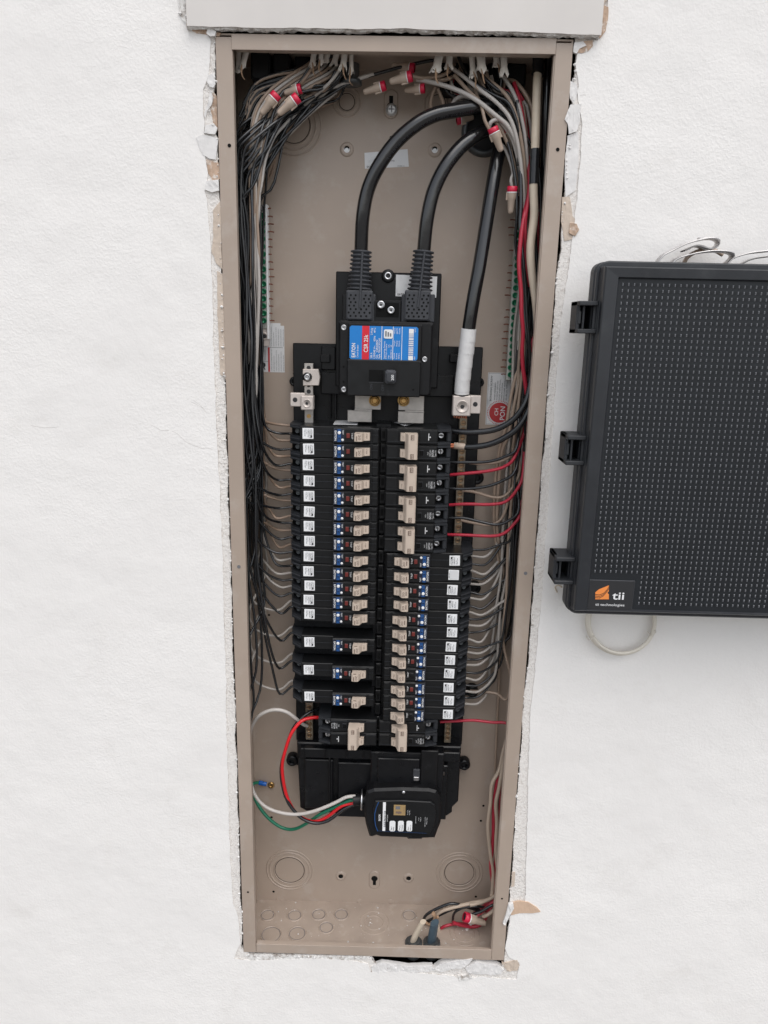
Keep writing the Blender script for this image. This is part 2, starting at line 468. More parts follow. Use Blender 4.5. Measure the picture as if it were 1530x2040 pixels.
def roughen(pts, amp, step, seed=0, closed=True):
    """subdivide an outline (x,z metres) and jitter it"""
    out = []; r = random.Random(seed); n = len(pts)
    for i in range(n if closed else n - 1):
        a = pts[i]; b = pts[(i + 1) % n]
        L = math.hypot(b[0] - a[0], b[1] - a[1]); k = max(1, int(L / step)) if L < .6 else 1
        for j in range(k):
            t = j / k
            x = a[0] + (b[0] - a[0]) * t; z = a[1] + (b[1] - a[1]) * t
            if L < .6:
                v = mnoise.noise(Vector((x * 55, z * 55, seed))) * 1.1 + mnoise.noise(Vector((x * 220, z * 220, seed + 5))) * .7 + (r.random() - .5) * .5
                v2 = mnoise.noise(Vector((x * 90, z * 90, seed + 9)))
                x += v * amp; z += v2 * amp
            out.append((x, z))
    return out
def pxs(pl, d=0.0): return [(P(a, b, d).x, P(a, b, d).z) for a, b in pl]

def sheet_with_hole(outer, hole, y0, y1, m, medge):
    mb = MB()
    loops = [[Vector((p[0], p[1], 0)) for p in outer], [Vector((p[0], p[1], 0)) for p in hole]]
    tri = tessellate_polygon(loops); allp = outer + hole
    fs = []
    for t in tri:
        a, b, c = t
        ar = (allp[b][0] - allp[a][0]) * (allp[c][1] - allp[a][1]) - (allp[c][0] - allp[a][0]) * (allp[b][1] - allp[a][1])
        if abs(ar) < 1e-12: continue
        fs.append((a, b, c) if ar > 0 else (a, c, b))
    mb.add([(p[0], y0, p[1]) for p in allp], fs, m)
    n = len(hole); r = random.Random(3)
    ins = []
    vs = [(p[0], y0, p[1]) for p in hole] + [(p[0] + (r.random() - .5) * .0008, y1, p[1] + (r.random() - .5) * .0008) for p in hole]
    mb.add(vs, [(i, (i + 1) % n, n + (i + 1) % n, n + i) for i in range(n)], medge)
    return mb

# ---------------------------------------------------------------- wall
wall = tag(bpy.data.objects.new('wall', None), kind='structure'); COL.objects.link(wall)
big = [(-3.0, -1.6), (3.6, -1.6), (3.6, 3.4), (-3.0, 3.4)]
hole2 = [(355, -300), (354, 0), (360, 35), (372, 52), (395, 62), (413, 68), (419, 78), (418, 100), (418, 120), (416, 150), (404, 178), (404, 205), (408, 240), (407, 264), (404, 290), (408, 312), (413, 345), (410, 380), (413, 420), (417, 460),
         (420, 500), (422, 560), (424, 620), (426, 700), (430, 820), (436, 950), (441, 1060), (444, 1140), (447, 1240), (450, 1350), (452, 1470), (455, 1600), (458, 1700), (464, 1800), (474, 1826), (479, 1880), (470, 1897),
         (466, 1910), (500, 1914), (560, 1911), (640, 1910), (700, 1914), (733, 1920), (738, 1936), (800, 1936), (850, 1940), (905, 1944), (915, 1952), (960, 1946), (1030, 1952), (1035, 1918), (1014, 1908), (1006, 1890),
         (1012, 1860), (1014, 1835), (1020, 1815), (1046, 1800), (1049, 1700), (1052, 1560), (1057, 1420), (1069, 1300), (1080, 1180), (1089, 1045), (1102, 850), (1118, 640), (1135, 520), (1149, 400), (1156, 320), (1160, 250), (1154, 216),
         (1150, 190), (1151, 165), (1146, 130), (1150, 107), (1172, 98), (1182, 82), (1196, 74), (1208, 55), (1212, 0), (1212, -300)]
h2 = roughen(pxs(hole2), .0011, .0035, 1)
o = sheet_with_hole(big, h2, 0, .0016, M_WALL, M_GYPSUM).build('painted_surface', wall)
def gapx(y, side):
    v = mnoise.noise(Vector((y / 60, side * 7.3, 0))) * 3.2 + mnoise.noise(Vector((y / 17, side * 3.1, 4))) * 2
    return max(-2.0, 2.2 + v)
hole1 = []
for y in range(60, 1890, 22):
    xl = 429 + (y - 67) * (485 - 429) / (1898 - 67)
    g = gapx(y, 0)
    if 176 < y < 262: g = 14 - abs(y - 215) * .12
    hole1.append((xl - g, y))
hole1 = [(362, -290), (361, 30), (400, 50)] + hole1
hole1 += [(500, 1901), (560, 1902), (640, 1903), (700, 1903), (738, 1907), (750, 1923), (790, 1926), (818, 1930), (858, 1930), (880, 1928), (905, 1926), (925, 1922), (941, 1922), (950, 1924), (975, 1927), (996, 1930), (1004, 1916)]
rt = []
for y in range(62, 1900, 22):
    xr = 1143 + (y - 77) * (1003 - 1143) / (1913 - 77)
    g = gapx(y, 1)
    if 100 < y < 520: g += 4
    rt.append((xr + g, y))
hole1 += rt[::-1] + [(1180, 50), (1204, 30), (1206, -290)]
h1 = roughen(pxs(hole1, .002), .0010, .0030, 2)
bo = pxs([(300, -330), (300, 1990), (1120, 1990), (1250, -330)])
o = sheet_with_hole(bo, h1, .0012, .0060, M_BAND, M_GYPSUM).build('rough_plaster_edge', wall)

def flake(name, poly, y, th, m, lift=.001, seed=0, label=None, amp=.0008, step=.003, medge=None):
    """an irregular scale of paper or plaster lying on the wall, ragged and buckled"""
    pts = roughen(pxs(poly), amp, step, seed)
    bm = bmesh.new()
    vs = [bm.verts.new((p[0], y, p[1])) for p in pts]
    f = bm.faces.new(vs)
    r = bmesh.ops.triangulate(bm, faces=[f])
    for _ in range(2): bmesh.ops.subdivide_edges(bm, edges=[e for e in bm.edges if e.calc_length() > .004], cuts=1, use_grid_fill=False)
    bmesh.ops.triangulate(bm, faces=bm.faces[:])
    for v in bm.verts:
        n = mnoise.noise(Vector((v.co.x * 160, v.co.z * 160, seed))) + .6 * mnoise.noise(Vector((v.co.x * 420, v.co.z * 420, seed)))
        v.co.y -= (abs(n)) * lift * .6
    bmesh.ops.recalc_face_normals(bm, faces=bm.faces[:])
    ext = bmesh.ops.extrude_face_region(bm, geom=bm.faces[:])
    # the extruded copy goes back into the wall
    for g in ext['geom']:
        if isinstance(g, bmesh.types.BMVert): g.co.y = y + th
    bmesh.ops.recalc_face_normals(bm, faces=bm.faces[:])
    me = bpy.data.meshes.new(name); bm.to_mesh(me); bm.free(); me.materials.append(m)
    o = link(name, me, wall)
    if label: o['label'] = label
    return o
flake('torn_paper', [(405, 176), (420, 174), (431, 190), (433, 258), (421, 256), (410, 246), (408, 215)], .0022, .004, M_KRAFT, .0018, 1, 'brown kraft paper torn bare beside the upper left of the box')
flake('paper_curl', [(419, 178), (425, 194), (422, 208), (413, 222), (409, 236), (407, 228), (415, 205)], -.0002, .002, M_PAPERW, .0022, 2)
flake('paper_curl', [(416, 150), (428, 146), (430, 168), (426, 176), (418, 174), (414, 162)], -.0010, .002, M_PAPERW, .0016, 3)
flake('paint_flap', [(391, 274), (404, 268), (420, 272), (434, 276), (432, 300), (430, 318), (416, 316), (404, 308), (396, 290)], -.0005, .0012, M_PAPERW, .0004, 4, 'white paint flap with a pointed left corner lifting off the wall')
flake('paper_curl', [(410, 250), (428, 248), (434, 256), (430, 268), (408, 266)], -.0014, .002, M_PAPERW, .0018, 5)
flake('torn_paper', [(410, 318), (434, 320), (438, 356), (424, 360), (414, 346)], .0008, .002, M_KRAFT, .0012, 6)
flake('paint_flap', [(412, 362), (436, 358), (438, 380), (424, 384), (410, 378)], -.0012, .002, M_PAPERW, .0016, 7)
flake('torn_paper', [(424, 420), (440, 400), (441, 512), (443, 536), (430, 524), (421, 500), (424, 470)], .0004, .002, mat('tan_plaster', (.58, .485, .40), rough=.9, var=.1, vscale=150, bump=.5, bscale=260, bdist=.001), .0010, 8)
flake('torn_paper', [(432, 540), (444, 545), (447, 700), (451, 760), (438, 745), (434, 640)], .0006, .001, MATS['tan_plaster'], .0004, 9)
flake('plaster_crumb', [(415, 62), (424, 60), (432, 66), (430, 74), (420, 76), (413, 70)], -.004, .006, M_PAPERW, .002, 10)
flake('torn_paper', [(1146, 86), (1180, 80), (1181, 92), (1172, 101), (1158, 106), (1146, 104)], -.0006, .003, M_KRAFT, .0016, 11, 'tan torn paper at the upper right corner of the box')
flake('paper_curl', [(1143, 86), (1162, 84), (1168, 92), (1154, 98), (1148, 108), (1141, 104)], -.0016, .003, M_PAPERW, .0016, 12)
flake('paint_flap', [(1136, 210), (1157, 208), (1154, 236), (1149, 262), (1134, 268), (1130, 248), (1124, 240), (1130, 222)], -.0018, .002, M_PAPERW, .0018, 13)
flake('paper_curl', [(1134, 160), (1148, 166), (1152, 182), (1144, 208), (1136, 196)], .0002, .002, M_PAPERW, .0020, 14)
flake('paint_flap', [(1130, 270), (1152, 262), (1154, 320), (1146, 380), (1128, 392), (1124, 350), (1128, 300)], .0004, .002, M_PAPERW, .0012, 15)
flake('torn_paper', [(1120, 392), (1134, 392), (1140, 430), (1152, 446), (1152, 462), (1140, 476), (1124, 480), (1118, 440)], .0006, .002, MATS['tan_plaster'], .0014, 16)
flake('paper_curl', [(1136, 444), (1148, 446), (1153, 458), (1146, 470), (1134, 464)], -.001, .002, M_KRAFT, .0022, 17)
flake('torn_paper', [(1012, 1800), (1030, 1794), (1052, 1796), (1068, 1806), (1077, 1815), (1060, 1818), (1036, 1818), (1018, 1822)], -.0012, .002, mat('peeled_tan_paper', (.60, .43, .31), rough=.8, var=.06, vscale=90), .0008, 18, 'leaf shaped tan paper scar at the lower right of the box')
flake('paper_curl', [(1012, 1798), (1022, 1796), (1024, 1806), (1014, 1822), (1006, 1840), (1001, 1836), (1008, 1818)], -.0030, .003, M_PAPERW, .0026, 19)
flake('plaster_crumb', [(1020, 1738), (1026, 1738), (1025, 1766), (1019, 1768)], .0006, .001, MATS['tan_plaster'], .0003, 20)
flake('plaster_chunk', [(862, 1930), (880, 1918), (906, 1914), (941, 1909), (934, 1920), (918, 1928), (900, 1930), (880, 1936)], -.0006, .008, M_PAPERW, .002, 21, amp=.0014)
flake('plaster_chunk', [(740, 1926), (760, 1918), (816, 1926), (860, 1924), (866, 1934), (830, 1938), (780, 1936), (742, 1940)], .0004, .006, M_PAPERW, .002, 22)
flake('plaster_chunk', [(926, 1926), (950, 1916), (990, 1922), (1004, 1930), (998, 1940), (960, 1940), (934, 1938)], -.0010, .008, M_PAPERW, .0024, 23, amp=.0014)
flake('torn_paper', [(1000, 1920), (1030, 1912), (1036, 1924), (1030, 1934), (1010, 1934)], .0002, .004, MATS['tan_plaster'], .0026, 24)
flake('plaster_chunk', [(486, 1902), (560, 1903), (640, 1904), (735, 1906), (742, 1910), (700, 1913), (600, 1911), (500, 1913)], .0006, .003, M_GYPSUM, .0016, 25)
flake('plaster_crumb', [(913, 1944), (936, 1940), (944, 1948), (930, 1952), (915, 1954)], -.0006, .002, M_GYPSUM, .0012, 26)
# ragged rim at the left and right of the board above
flake('torn_rim', [(353, -260), (368, -260), (371, 0), (372, 50), (360, 34), (354, 0)], -.0004, .004, M_GYPSUM, .002, 27)
flake('torn_rim', [(1203, 8), (1211, 0), (1213, -260), (1203, -260)], -.0004, .004, MATS['tan_plaster'], .002, 28)
flake('torn_rim', [(1200, 10), (1211, 14), (1210, 40), (1206, 62), (1196, 76), (1180, 74), (1198, 66)], -.0008, .004, M_KRAFT, .002, 29)
flake('torn_rim', [(370, 46), (390, 56), (420, 62), (440, 66), (436, 72), (415, 70), (392, 66), (374, 56)], -.0004, .004, M_KRAFT, .002, 30)

# crumbs of gypsum clinging to the cut edge
mb = MB(); r = random.Random(11)
n1 = len(h1)
for i in range(0, n1):
    p = h1[i]; q = h1[(i + 1) % n1]
    if math.hypot(p[0] - q[0], p[1] - q[1]) > .02: continue
    if r.random() < .55:
        s_ = .0005 + r.random() ** 3 * .0016
        c = Vector((p[0] + (r.random() - .5) * .002, .0008 - r.random() * .002, p[1] + (r.random() - .5) * .002))
        vs = [c + Vector((math.sin(a) * s_ * (.6 + r.random() * .7), s_ * (r.random() - .5), math.cos(a) * s_ * (.6 + r.random() * .7))) for a in [k * PI * 2 / 5 for k in range(5)]]
        vs += [c + Vector((0, -s_ * .9, 0)), c + Vector((0, s_ * 1.5, 0))]
        mb.add(vs, [(k, (k + 1) % 5, 5) for k in range(5)] + [((k + 1) % 5, k, 6) for k in range(5)], M_PAPERW if r.random() < .7 else M_GYPSUM)
o = mb.build('plaster_crumbs', wall); o['kind'] = 'stuff'

# hairline cracks in the paint at the left
for ln in ([(342, 858), (356, 866), (370, 880), (388, 888), (402, 893), (414, 892), (428, 898)], [(386, 798), (398, 806), (407, 816), (416, 826)], [(380, 800), (402, 812), (412, 824)], [(300, 846), (322, 858), (340, 858)], [(1156, 190), (1164, 189), (1172, 192)], [(62, 848), (90, 852), (120, 850)]):
    pts = roughen(pxs(ln), .0006, .002, len(ln), closed=False); mb = MB(); n_ = len(pts)
    vs = [(p[0], -.00015, p[1] + .00013) for p in pts] + [(p[0], -.00015, p[1] - .00013) for p in pts]
    mb.add(vs, [(i + n_, i + 1 + n_, i + 1, i) for i in range(n_ - 1)], mat('crack_grey', (.50, .47, .44), rough=.9))
    mb.build('hairline_crack', wall)

# unseen ground in front of the wall, added to bounce daylight upwards
mb = MB(); mb.add([(-40, -60, -1.05), (40, -60, -1.05), (40, .2, -1.05), (-40, .2, -1.05)], [(0, 1, 2, 3)], mat('bounce_ground', (.17, .16, .15), rough=.85, var=.12, vscale=3, bump=.2, bscale=90))
tag(mb.build('ground'), kind='structure')

# wall cavity box, coloured near black for shade and to keep sky light out
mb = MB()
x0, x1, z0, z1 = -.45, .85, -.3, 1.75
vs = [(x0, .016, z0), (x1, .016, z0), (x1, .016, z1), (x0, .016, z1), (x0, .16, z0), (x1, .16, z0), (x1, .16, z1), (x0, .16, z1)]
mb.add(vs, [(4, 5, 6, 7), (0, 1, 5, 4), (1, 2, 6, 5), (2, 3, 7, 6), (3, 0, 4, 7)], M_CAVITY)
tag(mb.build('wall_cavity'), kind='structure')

# board above the box, standing a little proud of the wall, with a crumbling lower edge
mb = MB()
low = pxs([(370, 52), (420, 53), (470, 54), (520, 56), (600, 56), (700, 58), (800, 57), (900, 61), (1000, 62), (1100, 66), (1160, 69), (1196, 70)], -.008)
low = roughen(low, .0007, .004, 5, closed=False) + [low[-1]]
xl, xr = P(371, 20, -.008).x, P(1202, 20, -.008).x
pts = [(xl, 1.75)] + [(xl, low[0][1])] + low[1:-1] + [(xr, low[-1][1]), (xr, 1.75)]
mb.prism(pts, -.0082, -.0070, M_BOARD, 0)
# gypsum core seen from below
r = random.Random(5)
rows = 6; vs = []
for k in range(rows):
    for p in low: vs.append((p[0], -.0071 + .0086 * k / (rows - 1) + (r.random() - .5) * .001, p[1] + .0006 - (0 if k in (0,) else r.random() * .0026 + mnoise.noise(Vector((p[0] * 70, k, 0))) * .0016)))
L = len(low)
mb.add(vs, [(k * L + i, k * L + i + 1, (k + 1) * L + i + 1, (k + 1) * L + i) for k in range(rows - 1) for i in range(L - 1)], M_GYPSUM)
mb.box(xl + .0005, xr - .0005, -.0069, .0012, low[0][1] + .004, 1.74, M_GYPSUM)
solo(mb, 'wallboard_patch', 'smooth greyish beige board above the electrical box with crumbling lower edge', 'wallboard')

# ---------------------------------------------------------------- electrical box
box = thing('electrical_box', 'tall open taupe steel breaker box set in a ragged wall opening', 'electrical box', (W / 2, DEP, 0))
T = .0016; FW = .0172
mb = MB(); mb.box(T, W - T, DEP, DEP + T, 0, H, M_BOX); part(mb, 'back_panel', box)
mb = MB(); mb.box(0, T, .0006, DEP + T, 0, H, M_BOX); part(mb, 'side_wall', box)
mb = MB(); mb.box(W - T, W, .0006, DEP + T, 0, H, M_BOX); part(mb, 'side_wall', box)
mb = MB(); mb.box(T, W - T, .0006, DEP, 0, T, M_BOXW); part(mb, 'bottom_wall', box, 'dusty bottom of the box with rows of round knockouts')
mb = MB(); mb.box(T, W - T, .0006, DEP, H - T, H, M_BOX); part(mb, 'top_wall', box)
zt = Z(800, 102.5, -.001)
for x0, x1 in ((0, FW), (W - FW, W)):
    mb = MB(); mb.box(x0, x1, -.0006, .0006, .0012, H - .0035, M_BOX, .0003)
    xi = x1 if x0 == 0 else x0 - .0012                      # turned inner lip
    mb.box(xi - (.0012 if x0 == 0 else -.0), xi + (.0 if x0 == 0 else .0012), .0006, .008, .002, H - .004, M_BOX)
    part(mb, 'side_flange', box)
mb = MB(); mb.prism([(X(461, 82, -.0018), Z(461, 98.8, -.0018)), (X(1108, 90, -.0018), Z(1108, 108, -.0018)), (X(1108, 90, -.0018), Z(1108, 76, -.0018)), (X(461, 82, -.0018), Z(461, 67, -.0018))], -.0018, -.0007, M_BOX, .0003)
mb.box(X(461, 82, 0) + .004, X(1108, 82, 0) - .004, -.0007, .010, Z(800, 104, 0) + .0004, Z(800, 104, 0) + .0016, M_BOX)
part(mb, 'top_flange', box)
mb = MB(); mb.prism([(FW + .0006, .0014), (W - FW - .0004, .0004), (W - FW - .0004, Z(982, 1892.5, 0)), (FW + .0006, Z(508, 1880.5, 0))], -.0002, .0012, M_BOX, .0003)
mb.box(FW + .001, W - FW - .001, .0012, .006, Z(745, 1887, 0) - .0012, Z(745, 1887, 0) - .0002, M_BOX)
part(mb, 'bottom_flange', box)
# bent right corner: the side flange stops short and a tab laps it
def hole(px, py, d, rr, face=M_SEAM, rim=True, name='screw_hole'):
    mb = MB(); c = P(px, py, d)
    if rim: mb.lathe((c.x, d + .0002, c.z), (0, -1, 0), [(-.0002, rr * 1.55), (.0004, rr * 1.25), (.0001, rr * 1.0)], M_BOX, 14, cap=False)
    mb.disc((c.x, d - .0003, c.z), rr, face, 12)
    return part(mb, name, box)
for px, py in ((457, 290), (1111, 298)): hole(px, py, -.0006, .0019)
for px, py in ((476, 1129), (1047, 1142)): hole(px, py, -.0006, .0022, M_GINK)
for px, py in ((494, 1777), (1000, 1790)): hole(px, py, -.0006, .0014)
for px, py, rr in ((779, 274, .0017), (963, 1605, .0018), (958, 1635, .0018), (987, 1165, .0016), (541, 1628, .0019), (545, 1776, .0019), (948, 1786, .0019), (540, 1155, .0017), (536, 1225, .0016), (512, 1803, .0014)):
    hole(px, py, DEP, rr, rim=False)
def ringp(mb, c, rr, w=.0011, h=.0011, n=40, ax=(0, -1, 0), a0=0, a1=1):
    """pressed ring around a knockout"""
    mb.lathe(c, ax, [(-.0001, rr - w), (h * .8, rr - w * .45), (h, rr), (h * .8, rr + w * .45), (-.0001, rr + w)], M_BOX, n, cap=False)
def knock(px, py, radii, name='knockout'):
    c = P(px, py, DEP); mb = MB()
    for i, rr in enumerate(radii): ringp(mb, (c.x, DEP, c.z), rr)
    for rr in radii[:1]: mb.lathe((c.x, DEP, c.z), (0, -1, 0), [(.0003, rr - .0019), (.0003, rr - .0012)], M_SEAM, 40, cap=False)
    part(mb, name, box)
knock(585, 250, (.0205, .026, .032))
knock(691, 203, (.0105, .0155, ))
knock(872, 206, (.0105, .0155, ))
knock(577, 1733, (.0235, .0300, .0345))
knock(915, 1738, (.0235, .0300, .0345))
# embossed mounting points
for px, py, k in ((691, 298, 0), (866, 299, 0), (679, 1745, 1), (814, 1749, 1)):
    c = P(px, py, DEP); mb = MB()
    mb.lathe((c.x, DEP, c.z), (0, -1, 0), [(0, .0082), (.0012, .0072), (.0018, .0058), (.0016, .0042), (.0008, .0035)], M_BOX, 22, cap=False)
    mb.disc((c.x, DEP - .0009, c.z), .0036, M_SEAM if k else M_STICK, 14)
    if not k: mb.disc((c.x, DEP - .0010, c.z + .0010), .0030, M_SEAM, 12); mb.disc((c.x, DEP - .0011, c.z - .0006), .0024, M_STICK, 12)
    part(mb, 'mounting_hole', box)
for px, py in ((555, 1791), (716, 1796), (779, 1796), (938, 1800)):
    c = P(px, py, DEP); mb = MB(); mb.lathe((c.x, DEP, c.z), (0, -1, 0), [(0, .0042), (.0008, .0030), (.0004, .0016)], M_BOX, 14); part(mb, 'dimple', box)
# keyholes
for px, py, up in ((779, 208, True), (746, 1752, False)):
    c = P(px, py, DEP); mb = MB()
    s_ = 1 if up else -1
    ol = [(c.x + .0085 * math.cos(a), c.z + (.0085 * math.sin(a)) + (.007 if math.sin(a) > 0 else -.007)) for a in [k * PI / 10 for k in range(21)]]
    mb.prism(ol[:20], DEP - .0016, DEP + .0001, M_BOX, .0012)
    kh = [(c.x + .0048 * math.cos(a), c.z - .003 * s_ + .0048 * math.sin(a)) for a in [k * PI / 8 for k in range(16)]]
    mb.add([(p[0], DEP - .0018, p[1]) for p in kh], [tuple(range(16))], M_SEAM)
    mb.rect(c.x - .0023, c.x + .0023, c.z, c.z + .0085 * s_, DEP - .00185, M_SEAM)
    part(mb, 'keyhole_slot', box)
M_ZINC = mat('bright_zinc', (.72, .72, .72), rough=.35, metal=.6, var=.2, vscale=400)
c = P(780, 218, DEP - .004); mb = MB()
mb.lathe((c.x, DEP - .0022, c.z), (0, -1, 0), [(0, .0068), (.002, .0064), (.0034, .004)], M_ZINC, 16)
mb.box(c.x - .0035, c.x + .0035, DEP - .0060, DEP - .005, c.z - .0005, c.z + .0005, M_GINK); mb.box(c.x - .0005, c.x + .0005, DEP - .0061, DEP - .005, c.z - .0035, c.z + .0035, M_GINK)
solo(mb, 'mounting_screw', 'silver cross head screw in the upper keyhole of the box', 'screw')
# knockouts in the bottom
def floor_pt(px, py):
    v = _M @ Vector(((px - 765) / F_PX, -(py - 1020) / F_PX, -1)); t = (T - CAM_LOC.z) / v.z; return CAM_LOC + v * t
for px, py, rr in ((533, 1823, (.0105,)), (587, 1824, (.0105,)), (635, 1822, (.0105,)), (680, 1822, (.0105,)), (745, 1838, (.0130, .0215)), (815, 1824, (.0105,)), (540, 1862, (.0145,)), (592, 1860, (.0125,)), (650, 1848, (.0105,)), (925, 1860, (.0145, .021))):
    c = floor_pt(px, py); mb = MB()
    for q in rr: ringp(mb, (c.x, c.y, T), q, .0011, .0013 if len(rr) < 2 else .0005, 32, (0, 0, 1))
    if len(rr) == 1: mb.lathe((c.x, c.y, T), (0, 0, 1), [(.0003, rr[0] - .0019), (.0003, rr[0] - .0012)], M_GINK, 30, cap=False)
    part(mb, 'bottom_knockout', box)

# plaster crumbs fallen on the bottom of the box
mb = MB(); r = random.Random(77)
for i in range(170):
    s_ = .0003 + r.random() ** 3 * .0016; q = r.random()
    c = Vector((.02 + r.random() * .325, .006 + r.random() ** 1.4 * .086, T + s_ * .4))
    vs = [c + Vector((math.sin(a) * s_ * (.6 + r.random() * .6), math.cos(a) * s_ * (.6 + r.random() * .6), 0)) for a in [k * PI * 2 / 5 for k in range(5)]] + [c + Vector((0, 0, s_ * .8))]
    mb.add(vs, [(k, (k + 1) % 5, 5) for k in range(5)], M_GYPSUM)
o = part(mb, 'plaster_debris', box); o['kind'] = 'stuff'

# stickers on the back panel
mb = MB(); y = DEP - .0003
c0 = P(725, 304, y); c1 = P(814, 333, y)
pt = pxs([(726, 304.5), (812, 297), (814.5, 332), (727, 336)], y)
mb.prism(pt, y, DEP, M_GSTICK)
yt = y - .0003
a = P(731, 334, yt); mb.text('EATON', a.x, a.z, yt, .0019, M_INK, 'h', .03)
for st, px, py, h_ in (('CH42 LOAD CENTER', 752, 321, .0015), ('COPPER 200A', 752, 326.5, .0015), ('30-44861-10', 792, 331.5, .0011)):
    a = P(px, py, yt); mb.text(st, a.x, a.z, yt, h_, M_INK, 'h')
part(mb, 'maker_sticker', box, 'pale rectangular sticker behind the feeder cable')

# stickers with small print
y = DEP - .0003; yt = y - .0003
mb = MB()
x0, z1 = P(514, 641, y).x, P(514, 648, y).z; x1, z0 = P(567, 741, y).x, P(567, 742, y).z
mb.box(x0, x1, y, DEP, z0, z1, M_GSTICK)
mb.box(x0 + (x1 - x0) * .42, x1 - (x1 - x0) * .14, y, DEP, z1, z1 + .003, M_GSTICK)
xm = P(535.5, 700, y).x; zm = P(540, 692, y).z
mb.rect(xm - .0010, xm + .0012, z0 + .0004, zm, yt, M_DRED)
mb.rect(xm + .0015, x1 - .002, zm - .0003, zm + .0001, yt, M_INK)
mb.rect(x0, xm, P(520, 720, y).z - .0001, P(520, 720, y).z + .0002, yt, M_INK)
r = random.Random(2)
lines = ['GROUND CONNECTIONS FOR EQUIPMENT', 'USE SIZE AND TYPE OF WIRE SHOWN', 'TIGHTEN ALL LUGS TO 50 LB-IN', 'COPPER OR ALUMINUM WIRE ONLY', 'SEE WIRING DIAGRAM ON DOOR', 'TORQUE SCREWS 25 LB-IN MIN']
for i in range(6):
    xx = xm + .0040 + i * .0030
    mb.text(lines[i], xx, zm + .0012, yt, .0012, M_GINK, 'ccw', width=(z1 - zm) * (.62 + r.random() * .3))
    mb.text(lines[(i + 3) % 6], xx, z0 + .0012, yt, .0012, M_GINK, 'ccw', width=(zm - z0) * (.6 + r.random() * .33))
for i in range(3): mb.text(lines[i], x0 + .0035 + i * .0026, P(520, 718, y).z, yt, .0013, M_INK, 'ccw', width=.013)
cx, cz = (x0 + xm) / 2 - .001, P(520, 730, y).z
mb.disc((cx, yt, cz + .002), .0032, M_INK, 10)
mb.add([(cx - .004, yt, cz - .0052), (cx - .003, yt, cz - .0056), (cx + .0012, yt, cz - .001), (cx, yt, cz)], [(0, 1, 2, 3)], M_INK)
mb.add([(cx + .002, yt, cz - .0042), (cx + .003, yt, cz - .0036), (cx + .0010, yt, cz - .0006), (cx + .0002, yt, cz - .0012)], [(0, 1, 2, 3)], M_INK)
part(mb, 'warning_sticker', box, 'grey instruction sticker with a red stripe below the left ground bar')
mb = MB()
x0, x1 = P(970, 790, y).x, P(1016, 790, y).x; z1, z0 = P(975, 742, y).z, P(975, 846, y).z
mb.box(x0, x1, y, DEP, z0, z1, M_GSTICK)
for a, b, c_, d_ in ((x0 + .0008, x1, z1 - .0012, z1 - .0009), (x0 + .0008, x1, z0 + .0009, z0 + .0012), (x0 + .0008, x0 + .0011, z0, z1)): mb.rect(a, b, c_, d_, yt, M_GINK)
zt_ = P(980, 797, y).z
mb.text('BONDING SCREW', x0 + .0058, zt_ - .001, yt, .0022, M_INK, 'ccw', .02, width=.0315)
for i, st in enumerate(('WHEN REQUIRED', 'TO BOND GROUND', 'AND NEUTRAL,', 'THREAD SCREW', 'INTO CASE WITH', '20 LBS IN TORQUE')):
    mb.text(st, x0 + .0105 + i * .0029, zt_, yt, .0015, M_INK, 'ccw', .01, width=.022 + (i % 3) * .0022)
cc = P(993, 822, y); R_ = .0128
cc.x += .001
mb.disc((cc.x, yt, cc.z), R_, M_DRED, 28)
for k in range(44):
    a = 2 * PI * k / 44
    p = [(R_ + .0012, a - .03), (R_ + .0026, a - .03), (R_ + .0026, a + .03), (R_ + .0012, a + .03)]
    mb.add([(cc.x + q * math.cos(b), yt, cc.z + q * math.sin(b)) for q, b in p], [(0, 1, 2, 3)], M_DRED)
mb.text('CH', cc.x - .0015, cc.z - .0036, yt - .0002, .0046, M_STICK, 'ccw', .02)
mb.text('PON', cc.x + .0070, cc.z - .0092, yt - .0002, .0060, M_STICK, 'ccw', .03)
part(mb, 'bonding_sticker', box, 'pale sticker with red PON roundel below the right ground bar')

# ---------------------------------------------------------------- bus frame (black plastic pan with neutral bars)
DF = .078                                   # its face
frame = thing('bus_frame', 'black plastic bus frame with tinned neutral bars carrying all the breakers', 'bus frame', (W / 2, DF, .55))
xa, xb = X(584, 760, DF), X(959, 760, DF)
za, zb = Z(700, 686, DF), Z(700, 1478, DF)
mb = MB()
mb.box(xa, xb, DF, DEP - .002, zb, za, M_FRAME, .001)
# raised panels and slots of the upper shoulder
mb.box(X(640, 720, .070), X(668, 720, .070), .070, DF, Z(650, 737, .07), Z(650, 690, .07), M_FRAME, .001)
mb.box(X(640, 720, .072), X(905, 720, .072), .066, DF, Z(650, 785, .07), Z(650, 742, .07), M_FRAME, .0012)
for px in (658, 669, 903, 913): mb.box(X(px, 800, .072) - .001, X(px, 800, .072) + .001, .068, DF, Z(px, 835, .07), Z(px, 783, .07), M_BLACK, .0005)
for px in (648, 906): mb.box(X(px, 712, .068) - .006, X(px, 712, .068) + .006, .0665, DF, Z(px, 722, .07), Z(px, 706, .07), M_BLACK, .0008)
part(mb, 'pan', frame)
for px, py, rr, sgn in ((582, 1516, .0085, -1), (925, 1524, .0085, 1), (950, 952, .009, 1), (946, 1172, .008, 1), (941, 1378, .0085, 1), (586, 760, .006, -1), (955, 762, .006, 1)):
    c = P(px, py, .083); mb = MB()
    mb.lathe((c.x, .083, c.z), (0, -1, 0), [(-.010, rr), (.0, rr), (.002, rr * .85), (.002, rr * .45), (-.002, rr * .4)], M_FRAME, 18)
    mb.box(c.x - sgn * .014, c.x, .084, .092, c.z - rr * .8, c.z + rr * .8, M_FRAME)
    part(mb, 'mounting_ear', frame)
